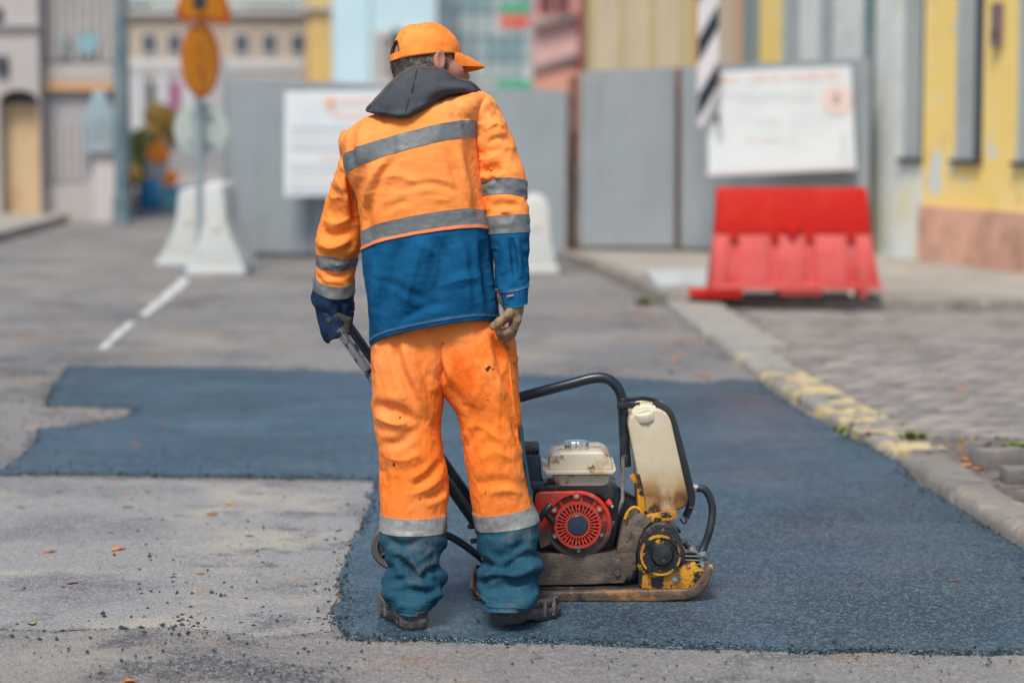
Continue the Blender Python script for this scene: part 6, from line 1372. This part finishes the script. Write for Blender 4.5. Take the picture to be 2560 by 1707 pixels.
def hair_shell(p):
    q = (p - HC) @ AX.T; d = s_ell(p, hp(-.012, 0, .008), (.0970, .0775, .097), AX); d = smin(d, s_cap(p, hp(-.035, 0, -.03), hp(-.045, 0, -.075), .062, .058), .03)
    f, s, u = q[:, 0], q[:, 1], q[:, 2]; lim = np.maximum(u - .020, np.maximum(f - .028, -.088 + np.maximum(0, f + .03) * .62 - u)); ear = -(np.maximum(np.abs(f + .004) - .020, np.maximum(u - .026, .055 - np.abs(s))))
    return np.maximum(np.maximum(d, lim), np.where(ear > 0, ear, -1))
V, Fq = surfnet(hair_shell, HC - .16, HC + .16, .0035); hs = mesh('hair', V, Fq, m_hair, man, True)
mesh('hair_strands', hv, hf, [m_hair], hs, False)

# ---------- cap: crown with back opening, strap, peak
NA, NB = 120, 36; CV = np.zeros((NB + 1, NA, 3)); au = np.linspace(0, 2 * np.pi, NA, endpoint=False)
for j in range(NB + 1):
    t = j / NB; ph = t * math.pi / 2
    r_ = math.cos(ph) ** .72 if t < 1 else 0; z_ = math.sin(ph) ** .92
    for i, a in enumerate(au):
        f = -.010 + (.108 if math.cos(a) > 0 else .104) * r_ * math.cos(a); s = .0865 * r_ * math.sin(a); base = .008 + .012 * math.cos(a)
        u = base + (.110 - base * .5) * z_ - (.022 if math.cos(a) > 0 else -.006) * abs(math.cos(a)) * r_ * math.sin(ph * 2)
        seam = 1 - .014 * sum(math.exp(-((((a - sa_ + math.pi) % (2 * math.pi)) - math.pi) / .035) ** 2) for sa_ in (0, 1.047, 2.094, 3.1416, 4.189, 5.236)) * (1 - t * .3)
        CV[j, i] = hp(f * seam, s * seam, u)
nz = vnoise(CV * 22, 5) * .0035 + vnoise(CV * 50, 6) * .0013; ctr = hp(-.01, 0, .03); dn = CV - ctr; dn /= np.linalg.norm(dn, axis=2, keepdims=True); CV += dn * nz[..., None]
def in_open(j, i):
    a = (au[i] - math.pi + math.pi) % (2 * math.pi) - math.pi; a = ((au[i] - math.pi) + math.pi) % (2 * math.pi) - math.pi
    return (abs(a) / .36) ** 2 + (j / 11.0) ** 2 < 1
Fc = []
for j in range(NB):
    for i in range(NA):
        i2 = (i + 1) % NA
        if in_open(j + .5, i): continue
        Fc.append((j * NA + i, j * NA + i2, (j + 1) * NA + i2, (j + 1) * NA + i))
Vc = CV.reshape(-1, 3); inn = (CV - dn * .0035).reshape(-1, 3); o = len(Vc); used = {}
Fall = Fc + [tuple(o + q for q in f[::-1]) for f in Fc]; edges = {}
for f in Fc:
    for a, b in zip(f, f[1:] + f[:1]): edges[(a, b)] = edges.get((a, b), 0) + 1
for (a, b) in list(edges):
    if (b, a) not in edges: Fall.append((b, a, o + a, o + b))
crown = mesh('cap_crown', np.concatenate([Vc, inn]), Fall, m_cap, man, True)
lathe('cap_button', [(0, .003), (.005, .002), (.007, 0)], hp(-.010, 0, .1135), HU, m_cap, man, 16)
# strap across the opening
sv = []
for i, a in enumerate(np.linspace(math.pi - .42, math.pi + .42, 14)):
    base = .008 + .012 * math.cos(a)
    sv.append([hp(-.010 + .1065 * math.cos(a), .0885 * math.sin(a), base + q) for q in (.001, .021)] + [hp(-.010 + .1035 * math.cos(a), .0855 * math.sin(a), base + q) for q in (.021, .001)])
V = [p for r_ in sv for p in r_]; Fc = [(4 * i + k, 4 * i + (k + 1) % 4, 4 * i + 4 + (k + 1) % 4, 4 * i + 4 + k) for i in range(13) for k in range(4)] + [(0, 1, 2, 3), (55, 54, 53, 52)]
mesh('cap_strap', V, Fc, m_cap, man, True, auto=40)
# sweat band dark edge of the opening
oe = []
for a in np.linspace(-1, 1, 15):
    ang_ = math.pi + a * .37; jj = 11.0 * math.sqrt(max(0, 1 - a * a)); i = int(round(ang_ / (2 * math.pi) * NA)) % NA; oe.append(CV[int(round(jj)), i] + dn[int(round(jj)), i] * .0006)
tube('cap_opening_trim', spline(oe, 3), .0022, m_blk, man, 8)
# peak
pv = []; nu, nv = 21, 9
for side in (0, 1):
    for j in range(nv):
        t = j / (nv - 1)
        for i in range(nu):
            q = -1 + 2 * i / (nu - 1); a = q * 1.0
            f0 = -.010 + .1075 * math.cos(a); s0 = .0865 * math.sin(a); ext = .075 * math.sqrt(max(0, 1 - abs(q) ** 2.4))
            f = f0 + ext * t; s = s0 * (1 - .10 * t * t); u = .008 + .012 * math.cos(a) - .016 * t - .012 * t * t - .010 * (s / .08) ** 2 * t + .004 - side * .0035
            pv.append(hp(f, s, u))
o = nu * nv; Fc = []
for j in range(nv - 1):
    for i in range(nu - 1):
        q = (j * nu + i, j * nu + i + 1, (j + 1) * nu + i + 1, (j + 1) * nu + i); Fc.append(q); Fc.append(tuple(o + x for x in q[::-1]))
for i in range(nu - 1): Fc.append(((nv - 1) * nu + i, (nv - 1) * nu + i + 1, o + (nv - 1) * nu + i + 1, o + (nv - 1) * nu + i)); Fc.append((i + 1, i, o + i, o + i + 1))
mesh('cap_peak', pv, Fc, m_cap, man, True, auto=50)

# ---------- boots
def boot(heel, yaw_, lift, lab=None):
    """heel: ground point under the heel; yaw_: direction of the toe from +Y towards +X; lift: heel raise"""
    d = np.array((math.sin(yaw_), math.cos(yaw_), 0)); s = np.array((math.cos(yaw_), -math.sin(yaw_), 0)); toe = heel + d * .285
    def W(f, w, z):
        zz_ = z + lift * max(0, 1 - f / .20) ; return heel + d * f + s * w + np.array((0, 0, zz_))
    def up_sdf(p):
        q = p - heel; f = q @ d; w_ = q @ s; z = q[:, 2] - lift * np.clip(1 - f / .20, 0, 2); L3 = np.stack([f, w_, z], 1)
        D = s_ell(L3, (.050, 0, .045), (.048, .040, .045)); D = smin(D, s_ell(L3, (.212, -.004, .052), (.072, .050, .048)), .03); D = smin(D, s_cap(L3, np.array((.06, 0, .06)), np.array((.19, -.002, .055)), .042, .038), .03)
        D = smin(D, s_cap(L3, np.array((.055, 0, .06)), np.array((.060, 0, .09)), .042, .040), .03)
        D = D + .0016 * np.sin(f * 150) * np.clip((f - .14) * 20, 0, 1) * np.clip((z - .05) * 40, 0, 1) + .0022 * vnoise(L3 * 28, 4) + .0015 * vnoise(L3 * 60, 8)
        D = np.maximum(D, -(z - .020)); return np.maximum(D, z - .058)
    c = heel + d * .14 + np.array((0, 0, .08)); V, Fq = surfnet(up_sdf, c - (.22, .22, .13), c + (.22, .22, .15), .0036)
    b = mesh('boot', V, Fq, m_boot, man, True)
    # sole: outline with lugs
    ol = [(0, .0), (.004, .026), (.03, .040), (.08, .036), (.13, .038), (.19, .050), (.24, .048), (.275, .028), (.285, 0), (.275, -.030), (.24, -.048), (.19, -.050), (.13, -.036), (.08, -.034), (.03, -.038), (.004, -.026)]
    ol = [tuple(x[:2]) for x in spline([(*q, 0) for q in ol + ol[:1]], 3)[:-1]]; n_ = len(ol); V = []; Fc = []
    for z, g_ in ((0.0, -.003), (.006, .0015), (.024, .003), (.034, -.004)):
        for i, (f, w_) in enumerate(ol):
            nrm_ = np.array((f - .14, w_ * 2.5)); nrm_ /= np.linalg.norm(nrm_); g2 = g_ - (.0035 if (i % 3 == 0 and z < .02) else 0); V.append(W(f + nrm_[0] * g2, w_ + nrm_[1] * g2, z + (.012 if .085 < f < .125 and z == 0 else 0)))
    for j in range(3):
        for i in range(n_): Fc.append((j * n_ + i, j * n_ + (i + 1) % n_, (j + 1) * n_ + (i + 1) % n_, (j + 1) * n_ + i))
    Fc += [tuple(range(n_))[::-1], tuple(range(3 * n_, 4 * n_))]
    mesh('sole', V, Fc, m_sole, b, True, auto=40)
    # side ribs of the rubber
    for f, w_ in ((.02, .036), (.05, .041), (.16, .049), (.20, .053), (.02, -.036), (.05, -.040), (.16, -.047), (.20, -.053)):
        tube('sole_rib', [W(f, w_, .012), W(f + .004, w_ * .99, .045), W(f + .012, w_ * .9, .06)], [.006, .006, .003], m_sole, b, 8)
    for f in (.135, .155, .175): tube('lace', spline([W(f, -.028, .088 - (f - .135) * .3), W(f + .004, 0, .098 - (f - .135) * .3), W(f, .028, .088 - (f - .135) * .3)], 4), .0032, m_sole, b, 6)
    tube('heel_band', spline([W(.075, .043, .055), W(.02, .038, .052), W(-.004, 0, .050), W(.02, -.038, .052), W(.075, -.043, .055)], 6), .006, m_sole, b, 8)
    return b
boot(G(1040, 1577, Z_PATCH) + (0, .010, 0), R(-17), .0)
boot(G(1248, 1584, Z_PATCH) + (0, .056, 0), R(33), .018)
